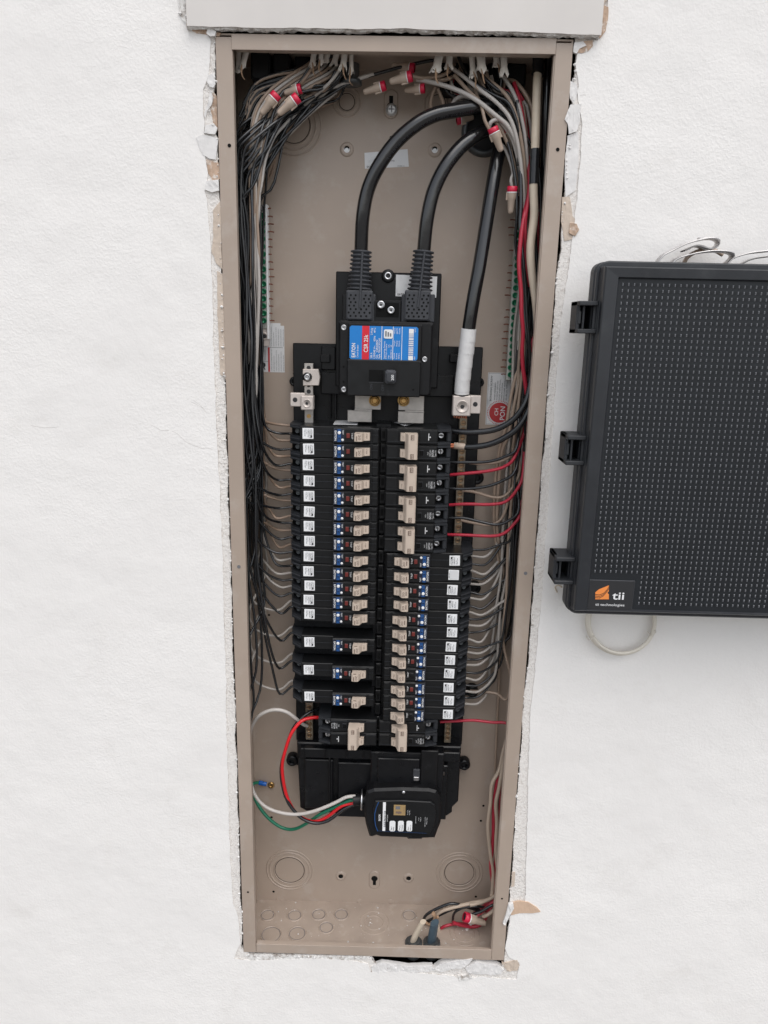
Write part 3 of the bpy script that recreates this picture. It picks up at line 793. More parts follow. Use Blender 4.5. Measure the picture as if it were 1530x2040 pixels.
# spine with slots between the two columns of breakers
NB = 22; PITCH = .01905
ZT = Z(700, 851, .02)                       # top of the first breaker row
DS = .030
mb = MB(); xs0, xs1 = X(756, 900, DS), X(771, 900, DS)
mb.box(xs0 - .004, xs1 + .004, DS + .008, DF, ZT - NB * PITCH, ZT + .002, M_FRAME)
part(mb, 'spine', frame)
for k in range(NB):
    mb = MB(); z1 = ZT - k * PITCH - .0012; z0 = z1 - PITCH + .0024
    mb.box(xs0 + .0006, xs1 - .0006, DS, DS + .0078, z0, z1, M_BLACK, .0010)
    mb.rect(xs0 + .0028, xs1 - .0028, z0 + .004, z1 - .004, DS - .0002, M_SEAM)
    part(mb, 'spine_rib', frame)
# lower cover
DC = .052
mb = MB()
xl0, xl1 = X(592, 1560, DC), X(912, 1560, DC)
zt0, zb0 = Z(700, 1482, DC), Z(700, 1618, DC)
pl = [(xl0, zt0), (xl1 + .002, zt0), (xl1 + .002, zb0 + .022), (xl1 - .006, zb0 + .012), (xl1 - .006, zb0 + .004), (X(890, 1630, DC), zb0 - .002), (X(730, 1630, DC), zb0 - .006), (X(610, 1620, DC), zb0 - .001), (xl0 + .004, zb0 + .004)]
mb.prism(pl, DC, DEP - .003, M_FRAME, .0016)
part(mb, 'lower_cover', frame)
mb = MB(); mb.box(X(608, 1560, DC), X(664, 1560, DC), DC - .006, DC, Z(640, 1606, DC), Z(640, 1509, DC), M_FRAME, .0012)
mb.box(X(674, 1560, DC), X(890, 1560, DC), DC - .009, DC, Z(640, 1618, DC), Z(640, 1511, DC), M_FRAME, .0012)
mb.box(X(656, 1560, DC), X(659, 1560, DC), DC - .011, DC, Z(640, 1604, DC), Z(640, 1500, DC), M_BLACK, .0005)
part(mb, 'raised_panel', frame)
mb = MB(); mb.box(X(600, 1490, DC), X(916, 1490, DC), DC - .010, DC, Z(640, 1502, DC), Z(640, 1484, DC), M_FRAME, .001)
for px in (606, 648, 690, 724, 780, 850, 880): mb.box(X(px, 1490, DC), X(px, 1490, DC) + .0016, DC - .0125, DC - .009, Z(640, 1500, DC), Z(640, 1482, DC), M_BLACK, .0004)
part(mb, 'cover_ledge', frame)

def screw_head(mb, c, rr, m, hex_=False, slot=True, h=.0022, n=14):
    mb.lathe((c[0], c[1], c[2]), (0, -1, 0), [(0, rr), (h * .7, rr), (h, rr * .82)], m, 6 if hex_ else n, smooth=not hex_)
    if slot:
        y_ = c[1] - h - .0001; a = rnd.random() * PI
        for b in (a, a + PI / 2):
            dx, dz = math.cos(b), math.sin(b); L, w = rr * .62, rr * .14
            mb.add([(c[0] + dx * L - dz * w, y_, c[2] + dz * L + dx * w), (c[0] - dx * L - dz * w, y_, c[2] - dz * L + dx * w), (c[0] - dx * L + dz * w, y_, c[2] - dz * L - dx * w), (c[0] + dx * L + dz * w, y_, c[2] + dz * L - dx * w)], [(0, 1, 2, 3)], M_INK)
def neutral_bar(px, py0, py1, d, wd, m, mscr, pitch=.0078, lab=None, holes=0):
    c0 = P(px, py0, d); c1 = P(px, py1, d); x = (c0.x + c1.x) / 2
    mb = MB(); mb.box(x - wd / 2, x + wd / 2, d, d + .008, c1.z, c0.z, m, .0006)
    bar = part(mb, 'neutral_bar', frame, lab)
    n = int((c0.z - c1.z - .004) / pitch)
    for k in range(n):
        z = c0.z - .004 - k * pitch - pitch * .3
        mb = MB()
        mb.lathe((x, d, z), (0, -1, 0), [(.0001, wd * .36), (.0008, wd * .34), (.0009, wd * .27), (-.0005, wd * .25)], mscr, 12)
        mb.rect(x - wd * .22, x + wd * .22, z - .0003, z + .0003, d - .0012, M_INK)
        o = subpart(mb, 'terminal_screw', bar, frame)
    return bar
neutral_bar(917, 832, 1094, .060, .0098, M_ALUD, M_DBRASS, .0088, 'right neutral bar with a row of brass screws')
neutral_bar(616, 1400, 1474, .056, .0100, M_ALUD, M_DBRASS, .0085, 'short neutral bar at the lower left')
neutral_bar(892, 1434, 1480, .056, .0090, M_ALUD, M_DBRASS, .0070, 'short neutral bar at the lower right')
# upper left tinned bar with clamp and lug
mb = MB(); d = .056; xc = X(615, 770, d)
mb.box(xc - .0054, xc + .0054, d, d + .006, Z(615, 860, d), Z(615, 724, d), M_ALU, .0005)
for py in (733, 767, 780, 829): mb.disc((xc, d - .0002, Z(615, py, d)), .0026, M_INK if py != 829 else M_BRASS, 12)
part(mb, 'neutral_bar', frame, 'pale tinned neutral bar at the upper left')
mb = MB(); d2 = .050
mb.prism(pxs([(603, 735.5), (634, 735.5), (637.5, 752), (635, 768), (603.5, 768), (603.5, 757), (605.5, 757), (605.5, 746), (603, 746)], d2), d2, d, M_LUG, .0006)
part(mb, 'clamp_plate', frame)
mb = MB(); c = P(612.5, 751, d2)
mb.lathe((c.x, d2, c.z), (0, -1, 0), [(0, .0058), (.0012, .0056), (.0016, .0040), (.0040, .0038), (.0044, .0022), (.0030, .0016)], M_STEEL, 20)
part(mb, 'clamp_screw', frame)
def lug(x0, z0, x1, z1, sx0, sz0, sx1, sz1, d, hx, hz, bx, bz, ro):
    mb = MB(); mb.box(x0, x1, d, d + .014, z0, z1, M_LUG, .0010); mb.box(sx0, sx1, d + .004, d + .014, sz0, sz1, M_LUG, .0008)
    mb.lathe((hx, d, hz), (0, -1, 0), [(.0001, ro), (.0006, ro * .96), (.0007, ro * .8), (.0004, ro * .78), (.0004, ro * .36), (-.0002, ro * .34)], M_LUG, 24)
    mb.disc((hx, d - .0009, hz), ro * .33, M_INK, 6)
    mb.disc((bx, d + .0036, bz), .0028, M_INK, 16)
    return part(mb, 'cable_lug', frame)
dl = .036
lug(X(599, 800, dl), Z(620, 817.5, dl), X(624, 800, dl), Z(620, 789, dl), X(577, 800, dl), Z(600, 811, dl), X(606, 800, dl), Z(600, 784, dl), dl, X(611.5, 803, dl), Z(611.5, 803.5, dl), X(587, 797, dl), Z(587, 797, dl), .0053)
lug(X(902, 810, dl), Z(920, 829, dl), X(938, 810, dl), Z(920, 789, dl), X(932, 810, dl), Z(950, 825, dl), X(958.5, 810, dl), Z(950, 789, dl), dl, X(921, 810, dl), Z(921, 810, dl), X(947.5, 806, dl), Z(947.5, 806, dl), .0078)
# tinned bus straps and brass bolts under the main breaker
for sx, label in (((707, 759, 693, 741), 'l'), ((794, 845, 793, 844), 'r')):
    mb = MB(); d = .050
    mb.box(X(sx[0], 800, d), X(sx[1], 800, d), d, d + .003, Z(740, 816, d), Z(740, 782, d), M_ALU, .0004)
    mb.box(X(sx[2], 825, d) , X(sx[3], 825, d), d - .006, d - .003, Z(740, 840, d), Z(740, 817, d), M_ALU, .0004)
    mb.box(X(sx[2] + 14, 815, d), X(sx[3], 815, d), d - .006, d + .002, Z(740, 818.5, d), Z(740, 815, d), M_ALU, 0)
    part(mb, 'bus_strap', frame)
for px in (746.5, 804):
    c = P(px, 798, .048); mb = MB()
    mb.lathe((c.x, .050, c.z), (0, -1, 0), [(0, .0072), (.0012, .0072), (.0014, .0060), (.0010, .0058), (.0010, .0054), (.0045, .0050), (.0052, .0040), (.0040, .0036), (.0040, .0030)], M_BRASS, 20)
    mb.lathe((c.x, .0488, c.z), (0, -1, 0), [(0, .0061), (.0003, .0056)], M_INK, 20, cap=False)
    mb.lathe((c.x, .0446, c.z), (0, -1, 0), [(0, .0040), (.0010, .0036), (-.001, .0022)], M_BRASS, 6, smooth=False)
    part(mb, 'brass_bolt', frame)

# ---------------------------------------------------------------- ground bars
def ground_bar(pxt, pyt, pxb, pyb, d, lab, side, tail):
    c0 = P(pxt, pyt, d); c1 = P(pxb, pyb, d); wd = .0098
    root = thing('ground_bar', lab, 'ground bar', (c1.x, d + .01, c1.z), 'ground bars at the sides of the box')
    x = (c0.x + c1.x) / 2
    mb = MB(); mb.box(x - wd / 2, x + wd / 2, d, d + .011, c1.z, c0.z, M_BBAR, .0005)
    if side < 0: mb.box(x + wd / 2 - .0012, x + wd / 2 + .0008, d - .001, d + .011, c1.z - .012, c0.z, M_STICK, 0)
    part(mb, 'bar', root)
    n = int((c0.z - c1.z) / .0085); r = random.Random(int(pxt))
    for k in range(n):
        z = c0.z - .004 - k * .0085; mb = MB()
        xx = x + (r.random() - .5) * .0008
        mb.lathe((xx, d, z), (0, -1, 0), [(0, .0034), (.0014 + r.random() * .001, .0032), (.0018, .0024), (.0008, .0012)], M_GSCREW if k else M_STEEL, 14)
        part(mb, 'green_screw', root)
        if r.random() < tail:
            L = .004 + r.random() * .004; mb = MB(); sx = -side
            x_ = x + sx * wd / 2 * 1.0
            mb.tube([(x_, d + .005, z), (x_ + sx * L * .5, d + .005, z + .0004), (x_ + sx * L, d + .0045, z + (r.random() - .5) * .001)], .0008, M_CUDULL, 6, sub=2)
            part(mb, 'copper_wire_end', root)
    return root
gl = ground_bar(519, 407, 530, 655, .078, 'slim ground bar with green screws beside the left wire bundle', -1, .8)
mb = MB(); d = .079; c = P(527, 670, d)
mb.box(c.x - .0045, c.x + .0055, d, d + .004, Z(527, 690, d), Z(527, 655, d), M_LUG, .0006)
mb.lathe((c.x, d, c.z), (0, -1, 0), [(0, .0048), (.001, .0045), (.001, .003), (0, .0026)], M_LUG, 18); mb.disc((c.x, d - .0012, c.z), .0022, M_INK, 12)
part(mb, 'mounting_tab', gl)
gr = ground_bar(1038, 430, 1014, 758, .078, 'ground bar packed with green screws beside the right wire bundle', 1, .8)

# ---------------------------------------------------------------- main breaker
DM = .018
main = thing('main_breaker', 'large black 200 amp main breaker with a blue and red label', 'circuit breaker', (X(765, 720, .078), .078, Z(765, 790, .06)))
mb = MB(); d = .058
x0, x1 = X(669, 600, d), X(878, 600, d)
mb.box(x0, x1, d, .0775, Z(700, 770, d), Z(700, 541, d), M_BLACK, .0012)
part(mb, 'back_plate', main)
mb = MB(); d = .030
mb.box(X(744, 600, d), X(800, 600, d), d, .058, Z(770, 646, d), Z(770, 598, d), M_BLACK, .001)
mb.rect(X(749, 600, d), X(795, 600, d), Z(770, 632, d), Z(770, 603, d), d - .0003, M_SEAM)
part(mb, 'terminal_housing', main)
for px0, px1 in ((682, 702), (737, 748), (800, 812), (855, 866)):
    mb = MB(); mb.box(X(px0, 610, d), X(px1, 610, d), d, .058, Z(px0, 642, d), Z(px0, 586, d), M_GREYP if px0 in (737, 800, 855) else M_BLACK, .001)
    part(mb, 'terminal_barrier', main)
for i, (px, py, rr, dd) in enumerate(((773, 550, .0048, .0578), (759, 607, .0046, .0292), (779, 618, .0044, .0292))):
    c = P(px, py, dd); mb = MB()
    if i == 0: mb.lathe((c.x, dd, c.z), (0, -1, 0), [(-.001, .0078), (.001, .0076), (.0012, .0055)], M_BLACK, 20)
    mb.lathe((c.x, dd, c.z), (0, -1, 0), [(0, rr), (.0014, rr), (.002, rr * .8), (.002, rr * .5), (.0012, rr * .45)], M_STEEL, 18)
    mb.disc((c.x, dd - .0014, c.z), rr * .4, M_INK, 4)
    part(mb, 'terminal_screw', main)
# front
mb = MB()
def bx(a, b, c_, d_, dd): return X(a, (c_ + d_) / 2, dd), X(b, (c_ + d_) / 2, dd), Z((a + b) / 2, d_, dd), Z((a + b) / 2, c_, dd)
x0, x1, z0, z1 = bx(674, 861, 640, 788, DM + .004)
mb.box(x0, x1, DM + .004, .058, z0, z1, M_BLACK, .0022)
x0, x1, z0, z1 = bx(693, 839, 645, 788, DM)
mb.box(x0, x1, DM, DM + .0045, z0, z1, M_BLACK, .0010)
body = part(mb, 'body', main)
mb = MB(); x0, x1, z0, z1 = bx(691, 838, 717, 790, DM - .003)
mb.box(x0, x1, DM - .003, DM, z0, z1, M_BRK, .0012)
xx0, xx1, zz0, zz1 = bx(735, 764, 737, 761, DM - .003)
mb.rect(xx0, xx1, zz0, zz1, DM - .0033, M_SEAM); mb.rect(xx0, xx1, zz0 - .0006, zz0, DM - .0034, M_GREYP)
for px, py, rr in ((684, 731, .0012), (684, 761, .0012), (823, 776, .0012)):
    c = P(px, py, DM); mb.disc((c.x, DM + (.0037 if px < 700 else -.0032), c.z), rr, M_SEAM, 10)
for st, px, py in (('ON', 742, 776), ('OFF', 765, 779)):
    c = P(px, py, DM - .0034); mb.text(st, c.x, c.z, DM - .0034, .0030, M_GREYP, 'ccw')
part(mb, 'lower_cover', main)
mb = MB(); x0, x1, z0, z1 = bx(696.5, 832.5, 650, 717, DM)
YL = DM - .0004
LW, LH = x1 - x0, z1 - z0
def lx(u): return x0 + LW * u
def lz(v): return z0 + LH * v
mb.rect(x0, x1, z0, z1, YL, M_LBLUE, cut=.0018)
YT = YL - .0003
mb.rect(lx(.182), lx(.288), z0, z1, YT, M_LRED)
for u in (.47, .635, .765): mb.rect(lx(u) - .0003, lx(u) + .0003, z0, z1, YT, M_WHITE)
YT2 = YT - .0003
mb.text('EATON', lx(.085), lz(.06), YT2, .0042, M_WHITE, 'ccw', .05, width=LH * .42)
mb.text('Circuit Breaker', lx(.130), lz(.06), YT2, .0018, M_WHITE, 'ccw', .01, width=LH * .38)
mb.text('CSR 25k', lx(.268), lz(.22), YT2, .0046, M_WHITE, 'ccw', .02, width=LH * .52)
for st, u, v, w in (('200 A', .335, .04, .17), ('2 Pole', .335, .74, .2), ('120/240 V~', .378, .04, .38), ('60Hz', .378, .55, .16), ('40\u00b0C', .378, .80, .15), ('Cat.', .415, .04, .12), ('CSR2200N', .415, .23, .36), ('Style 70533C97G03', .452, .04, .60)):
    mb.text(st, lx(u), lz(v), YT2, .0021, M_WHITE, 'ccw', .02, width=LH * w)
for st, u, v, w in (('Interrupting Capacity', .520, .04, .52), ('RMS Sym. Amperes', .548, .04, .44), ('Volt', .585, .04, .1), ('kA', .585, .38, .08), ('120/240 V~', .620, .04, .3), ('25', .620, .38, .07)):
    mb.text(st, lx(u), lz(v), YT2, .0015, M_WHITE, 'ccw', .01, width=LH * w)
mb.rect(lx(.50), lx(.630), lz(.64), lz(.91), YT2, M_WHITE, cut=.0012)
for i in range(3): mb.rect(lx(.520 + .034 * i), lx(.540 + .034 * i), lz(.70), lz(.86 - .03 * i), YT2 - .0003, M_GINK)
for i, (a, b, c_) in enumerate((('Terminal', 'Torque', 'Wire'), ('Line', 'Size', '60/75'), ('300 lb-in', '250 kcmil', 'Cu/Al'))):
    for j, st in enumerate((a, b, c_)): mb.text(st, lx(.665 + .035 * i), lz(.04 + .37 * j), YT2, .0014, M_WHITE, 'ccw', .01, width=LH * .17)
r = random.Random(4)
mb.rect(lx(.865), lx(.935), lz(.01), lz(.14), YT2, M_WHITE); mb.rect(lx(.865), lx(.935), lz(.80), lz(.94), YT2, M_WHITE)
v = .16
while v < .78:
    w = .006 + r.random() * .03; mb.rect(lx(.865), lx(.935), lz(v), lz(min(v + w, .79)), YT2, M_WHITE); v += w + .008 + r.random() * .02
mb.text('7866', lx(.965), lz(.02), YT2, .0014, M_WHITE, 'ccw'); mb.text('WMC', lx(.965), lz(.84), YT2, .0014, M_WHITE, 'ccw')
part(mb, 'rating_label', main)
for px, py in ((685, 652.5), (846, 716), (685, 776)):
    c = P(px, py, DM + .004); mb = MB()
    mb.lathe((c.x, DM + .004, c.z), (0, -1, 0), [(-.0005, .0033), (.0006, .0032), (.0008, .0022), (.0003, .0016)], M_STEEL, 16)
    mb.disc((c.x, DM + .0035, c.z), .0012, M_GINK, 5)
    part(mb, 'cover_screw', main)
mb = MB(); dh = .0005; x0, x1, z0, z1 = bx(767, 789, 737, 764, DM - .008)
mb.box(x0, x1, DM - .014, DM - .003, z0, z1, M_GREYP, .0024)
mb.text('200', X(784.5, 755, DM - .0144), Z(784, 758, DM - .0144), DM - .0144, .0030, M_WHITE, 'ccw', .03)
part(mb, 'toggle_handle', main)
mb = MB(); mb.prism(pxs([(789, 547), (871, 551), (869, 593), (788, 590)], .0574), .0574, .058, M_GSTICK)
a = P(792, 588, .057); mb.text('EATON', a.x, a.z, .0570, .0022, M_INK, 'h', .03); a = P(857, 590, .057); mb.text('04', a.x, a.z, .0570, .0018, M_INK, 'h')
part(mb, 'back_sticker', main)
# rubber boots over the feeder lugs
def boot(pxt, pyt, pxb, pyb, bl, br, bt, bb, lab):
    d = .026
    root = thing('cable_boot', lab, 'cable boot', (X(pxb, pyb, d), .045, Z(pxb, bb, d)), 'ribbed cable boots on the main breaker')
    p0 = P(pxt, pyt, d + .012); p1 = P(pxb, pyb, d + .012)
    n = 10; prof = []; L = (p1 - p0).length
    for i in range(n):
        t = i / n; rb = .0118 + .0030 * t * t; w = L / n
        prof += [(t * L, rb * .80), (t * L + w * .18, rb * 1.0), (t * L + w * .32, rb * 1.03), (t * L + w * .55, rb * 1.0), (t * L + w * .72, rb * .80)]
    prof[0] = (0, .0085)
    mb = MB(); mb.lathe(p0, p1 - p0, prof, M_GREYP, 24)
    part(mb, 'ribbed_sleeve', root)
    mb = MB(); x0, x1, z0, z1 = bx(bl, br, bt, bb, d - .003)
    mb.box(x0, x1, d - .003, d + .028, z0, z1, M_GREYP, .0016)
    q0 = P(pxt + 2, pyt + 3, d - .001); q1 = P((bl + br) / 2 + 1, bt + 34, d - .004)
    part(mb, 'vented_block', root)
    mb = MB(); mb.tube([(q0.x, d - .0012, q0.z), ((q0.x + q1.x) / 2, d - .0026, (q0.z + q1.z) / 2), (q1.x, d - .0036, q1.z)], .0014, M_GREYP, 6)
    part(mb, 'seam_rib', root)
    mb = MB(); r = 0
    for row in range(7):
        for cl in range(5 if row > 3 else 4):
            off = 0 if row % 2 else .35
            u = ((.12, .30, .68, .86)[cl] + off * .16) if row <= 3 else (.10 + cl * .2 + off * .2)
            if u > .94: continue
            mb.disc((x0 + (x1 - x0) * u, d - .0033, z1 - (z1 - z0) * (.17 + row * .115)), .0012, M_SEAM, 8)
    part(mb, 'vent_holes', root)
    return root
boot(720, 499, 716, 581, 689.5, 742, 578, 638, 'ribbed grey cable boot on the left terminal of the main breaker')
boot(844, 499, 836, 582, 806, 857, 578, 639, 'ribbed grey cable boot on the right terminal of the main breaker')

# ---------------------------------------------------------------- breakers
ORD = ['first', 'second', 'third', 'fourth', 'fifth', 'sixth', 'seventh', 'eighth', 'ninth', 'tenth', 'eleventh', 'twelfth', 'thirteenth', 'fourteenth', 'fifteenth', 'sixteenth']
XL = X(575, 868, .030)                        # wire end of the left column
XR = X(944, 1110, .030)                       # wire end of the right column
def U(px, d=.020): return X(px, 868, d) - XL
HW = PITCH / 2 - .00035
def Y(d): return d - DF
# single pole breaker with test button; x from the wire end inwards, y towards the wall
mb = MB()
u1, u2, u3 = U(597, .024), U(664, .020), U(755, .017)
mb.box(u1, u2 + .001, Y(.024), 0, -HW, HW, M_BRK, .0006)
mb.box(u2, u3, Y(.0175), 0, -HW, HW, M_BRK, .0007)
mb.box(u2 + .0008, U(739), Y(.0166), Y(.0176), -HW + .0012, HW - .0012, M_BRK, .0004)
mb.box(U(743), u3 - .0008, Y(.0166), Y(.0176), -HW + .0012, HW - .0012, M_BRK, .0004)
mb.box(U(626), u2, Y(.0236), Y(.0241), -.0004, .0003, M_BRKE)
mb.box(U(741), U(754), Y(.0160), Y(.0168), .0012, .0018, M_BRKE)
s_body = mb.mesh('body')
mb = MB()
for z0, z1 in ((HW - .0036, HW), (-HW, -HW + .0058)):
    mb.extr([(u1 + .0002, Y(.0235)), (u1 + .0002, 0), (0, 0), (-.0006, Y(.047)), (.0012, Y(.036))], z0, z1, M_BRKE)
    mb.extr([(u1, Y(.0229)), (u1, Y(.026)), (.001, Y(.0385)), (.0010, Y(.0355))], (z0 + z1) / 2 - .0006, (z0 + z1) / 2 + .0006, M_GREYP)
mb.extr([(u1, Y(.034)), (u1, 0), (.002, 0), (.0014, Y(.050))], -HW + .0058, HW - .0036, M_SEAM)
s_end = mb.mesh('terminal_end')
mb = MB(); mb.lathe((u1 - .0040, Y(.0385), .0012), (-.3, -1, 0), [(0, .0031), (.0012, .0031), (.0015, .0022), (.0007, .0016)], M_DGREY, 12)
s_scr = mb.mesh('terminal_screw')
mb = MB(); a0, a1 = U(603.2), U(625)
w = a1 - a0
mb.box(-w / 2, w / 2, Y(.0234), Y(.0241), -w * .5, w * .5, M_STICK, .0002)
yy = Y(.0234) - .0002
for i, (u, ln, h_) in enumerate(((.16, .7, .0012), (.30, .5, .0009), (.46, .78, .0012), (.62, .85, .0014), (.78, .6, .0012))):
    mb.text(('TYPE CHFP', '120V 60Hz', 'COMBINATION', 'TORQUE 25', 'LISTED')[i], -w / 2 + w * (u + .02), w * .40, yy, h_, M_INK if i > 1 else M_GINK, 'cw', .02, width=w * ln * .95)
mb.rect(w * .24, w * .38, -w * .38, -w * .16, yy, M_INK)
s_lab = mb.mesh('rating_label')
mb = MB(); mb.box(-w / 2, w / 2, Y(.0234), Y(.0241), -w * .5, w * .5, M_STICK, .0002); mb.rect(-w * .42, w * .42, -w * .42, w * .42, yy, M_GSTICK, cut=.0006)
mb.text('REV 04', w * .38, w * .30, yy - .0002, .0010, M_INK, 'cw', width=w * .5); s_labg = mb.mesh('rating_label')
mb = MB(); a0, a1 = U(665.0), U(686.5); yf = Y(.0160)
mb.box(a0, a1, yf, Y(.0170), -HW + .0012, HW - .0010, M_GREYP, .0003)
mb.rect(a0 + .0004, a1 - .0004, -HW + .0016, HW - .0014, yf - .0002, M_NAVY, cut=.001)
mb.rect(a0 + .0048, a0 + .0088, -HW + .0017, HW - .0015, yf - .0003, M_BLUEB)
mb.text('EATON', a0 + .0014, .0058, yf - .0004, .0023, M_WHITE, 'cw', .06, width=.0118)
mb.text('TEST', a0 + .0104, .0066, yf - .0004, .0016, M_WHITE, 'cw', .02, width=.0052)
s_test = mb.mesh('test_panel')
mb = MB(); mb.lathe((a0 + .0068, yf - .0002, .0034), (0, -1, 0), [(0, .0020), (.0008, .0019), (.001, .0014)], M_WHITE, 14)
mb.lathe((a0 + .0108, yf - .0002, -.0050), (0, -1, 0), [(0, .0016), (.0006, .0015), (.0008, .0006)], M_WHITE, 12)
s_btn = mb.mesh('test_button')
mb = MB(); mb.box(a0 + .0055, a0 + .0082, yf - .0008, yf, -.0042, -.0016, M_BLUEB, .0003); mb.rect(a0 + .0061, a0 + .0076, -.0036, -.0022, yf - .0009, M_NAVY); s_led = mb.mesh('indicator')
def red_mesh(m):
    mb = MB(); mb.box(U(690), U(698.5), Y(.0158), Y(.0168), -.0032, .0036, M_BRK, .0002)
    mb.box(U(690.8), U(697.7), Y(.0150), Y(.0162), -.0026, .0030, m, .0004); return mb.mesh('trip_flag')
s_red, s_dark = red_mesh(M_RED), red_mesh(M_BLACK)
mb = MB(); mb.text('TRIP', U(700.5), .0036, Y(.0164), .0021, M_GSTICK, 'cw', .02, width=.0074); s_trip = mb.mesh('trip_lettering')
hz0, hz1 = -.0044, .0048
mb = MB()
uh0, uh1, uh2, uh3 = U(708, .008), U(721.5, .006), U(725, .012), U(738, .016)
mb.extr([(uh0, Y(.0165)), (uh0 - .0006, Y(.0048)), (uh0 + .0010, Y(.0036)), (uh1 - .0010, Y(.0036)), (uh1 + .0002, Y(.0044)), (uh2 + .0012, Y(.0116)), (uh3 - .0008, Y(.0138)), (uh3, Y(.0150)), (uh3, Y(.0168))], hz0, hz1, M_BEIGE)
s_hand = mb.mesh('handle')
mb = MB(); yy = Y(.0036) - .0002
mb.text('20', uh0 + .0042, .0034, yy, .0026, M_BROWNINK, 'cw', .02, width=.0060)
mb.rect(uh0 + .0016, uh0 + .0028, -.0038, .0018, yy, M_BROWNINK)
for zz in (0,):
    mb.text('OFF', uh3 - .0050, .0036, Y(.0125) - .0002, .0020, M_BROWNINK, 'cw', .0, width=.0056)
mb.add([(uh1 - .0062, Y(.0045), hz1 + .0002), (uh1 - .0026, Y(.0045), hz1 + .0002), (uh1 - .0026, Y(.0065), hz1 + .0002), (uh1 - .0062, Y(.0065), hz1 + .0002)], [(0, 3, 2, 1)], M_BROWNINK)
s_num = mb.mesh('handle_lettering')

def root_at(name, x, z, rot, label, group, cat='circuit breaker'):
    o = thing(name, label, cat, (x, DF, z), group)
    o.rotation_euler = (0, PI if rot else 0, 0)
    return o
def single(k, right, label, grey=False, dark=False):
    z = ZT - (k + .5) * PITCH
    o = root_at('single_pole_breaker', (XR if right else XL) + (rnd.random() - .5) * .0006, z + (rnd.random() - .5) * .0003, right, label, 'single pole test button breakers')
    o.rotation_euler.y += (rnd.random() - .5) * .010
    link('body', s_body, o); e = link('terminal_end', s_end, o); link('terminal_screw', s_scr, e)
    l = link('rating_label', s_labg if grey else s_lab, o, ((U(603.2) + U(625)) / 2 + (rnd.random() - .5) * .0016 - (.0012 if right and k > 10 else 0), 0, .0004 + (rnd.random() - .5) * .0012))
    l.rotation_euler = (0, (rnd.random() - .5) * .07, 0)
    if grey: l['label'] = 'plain grey rating label'
    t = link('test_panel', s_test, o); link('test_button', s_btn, t); link('indicator', s_led, t)
    f = link('trip_flag', s_dark if dark else s_red, o)
    if dark: f['label'] = 'black trip flag'
    if not (k in (1,) and not right): link('trip_lettering', s_trip, o)
    h = link('handle', s_hand, o, ((rnd.random() - .5) * .0009, (rnd.random() - .5) * .0004, (rnd.random() - .5) * .0006)); link('handle_lettering', s_num, h)
    return o
LEFT = list(range(13)) + [14, 16, 18]
for i, k in enumerate(LEFT):
    if k < 13: lab = ORD[i] + ' single breaker from the top of the left column'
    else: lab = {14: 'left column single breaker standing alone below the first gap', 16: 'left column single breaker between the second and third gaps', 18: 'lowest single breaker of the left column above the double breaker'}[k]
    if k == 0: lab = 'topmost single breaker of the left column with its blue test panel'
    single(k, False, lab)
for i, k in enumerate(range(8, 20)):
    lab = ORD[i] + ' single breaker below the double breakers in the right column'
    if i == 0: lab = 'topmost single breaker of the right column directly below the double breakers'
    if i == 1: lab = 'right column single breaker with a plain grey rating label'
    if i == 11: lab = 'lowest single breaker of the right column above the last double breaker'
    single(k, True, lab, grey=(i == 1), dark=(i in (8, 11)))

# double pole breakers with a tie bar; drawn with the wire end at x = 0
def V(px, d=.020): return X(900, 880, .030) - X(px, 880, d)
XD = X(900, 868, .030); XDL = X(634, 1460, .030)
v1, v2 = V(873, .020), V(770, .020)
mb = MB()
for s in (0, 1):
    zc = PITCH * (.5 - s)
    mb.box(v1, v2, Y(.0195), 0, zc - HW, zc + HW, M_BRK, .0007)
    mb.box(v1 + .001, V(836), Y(.0186), Y(.0196), zc - HW + .0014, zc + HW - .0014, M_BRK, .0004)
    mb.box(V(794), v2 - .001, Y(.0186), Y(.0196), zc - HW + .0014, zc + HW - .0014, M_BRK, .0004)
    mb.box(v1, v2 - .001, Y(.0182), Y(.0190), zc + HW - .0032, zc + HW - .0027, M_BRKE)
    mb.rect(v1 - .0004, v2, zc - HW - .0003, zc - HW + .0001, Y(.0195), M_SEAM)
yy = Y(.0184)
zc = PITCH * .5
mb.box(V(845.5), V(836), Y(.0180), Y(.0190), zc - .0036, zc + .0036, M_BRKE, .0003); mb.rect(V(844.8), V(836.8), zc - .0030, zc + .0030, Y(.0178), M_SEAM)
mb.text('Type CH', V(864) - .0036, zc + .0040, yy, .0016, M_GSTICK, 'cw', .0, width=.0075)
mb.text('EATON', V(864) - .0008, zc + .0040, yy, .0024, M_GSTICK, 'cw', .04, width=.0080)
mb.text('120/240V', V(864) + .0026, zc + .0036, yy, .0016, M_GSTICK, 'cw', .0, width=.0078)
mb.text('HACR', V(864) + .0054, zc + .0020, yy, .0014, M_GSTICK, 'cw', .0, width=.0036)
zc = -PITCH * .5
mb.rect(V(853.5), V(855), zc - .0045, zc + .0038, yy, M_GSTICK); mb.disc((V(857), yy, zc), .0010, M_GSTICK, 8)
d_body = mb.mesh('body')
mb = MB()
for s in (0, 1):
    zc = PITCH * (.5 - s); a, b = zc - HW, zc + HW
    for z0, z1 in ((b - .0030, b), (a, a + .0030)):
        mb.extr([(v1, Y(.020)), (v1, 0), (.0008, 0), (-.0004, Y(.050)), (.0012, Y(.0255))], z0, z1, M_BRKE)
    mb.extr([(v1, Y(.0330)), (v1, 0), (.0018, 0), (.0014, Y(.0330))], a + .003, b - .003, M_SEAM)
    mb.box(.0004, .0062, Y(.0265), 0, a + .0026, b - .0026, M_BRKE, .0012)
d_end = mb.mesh('terminal_block')
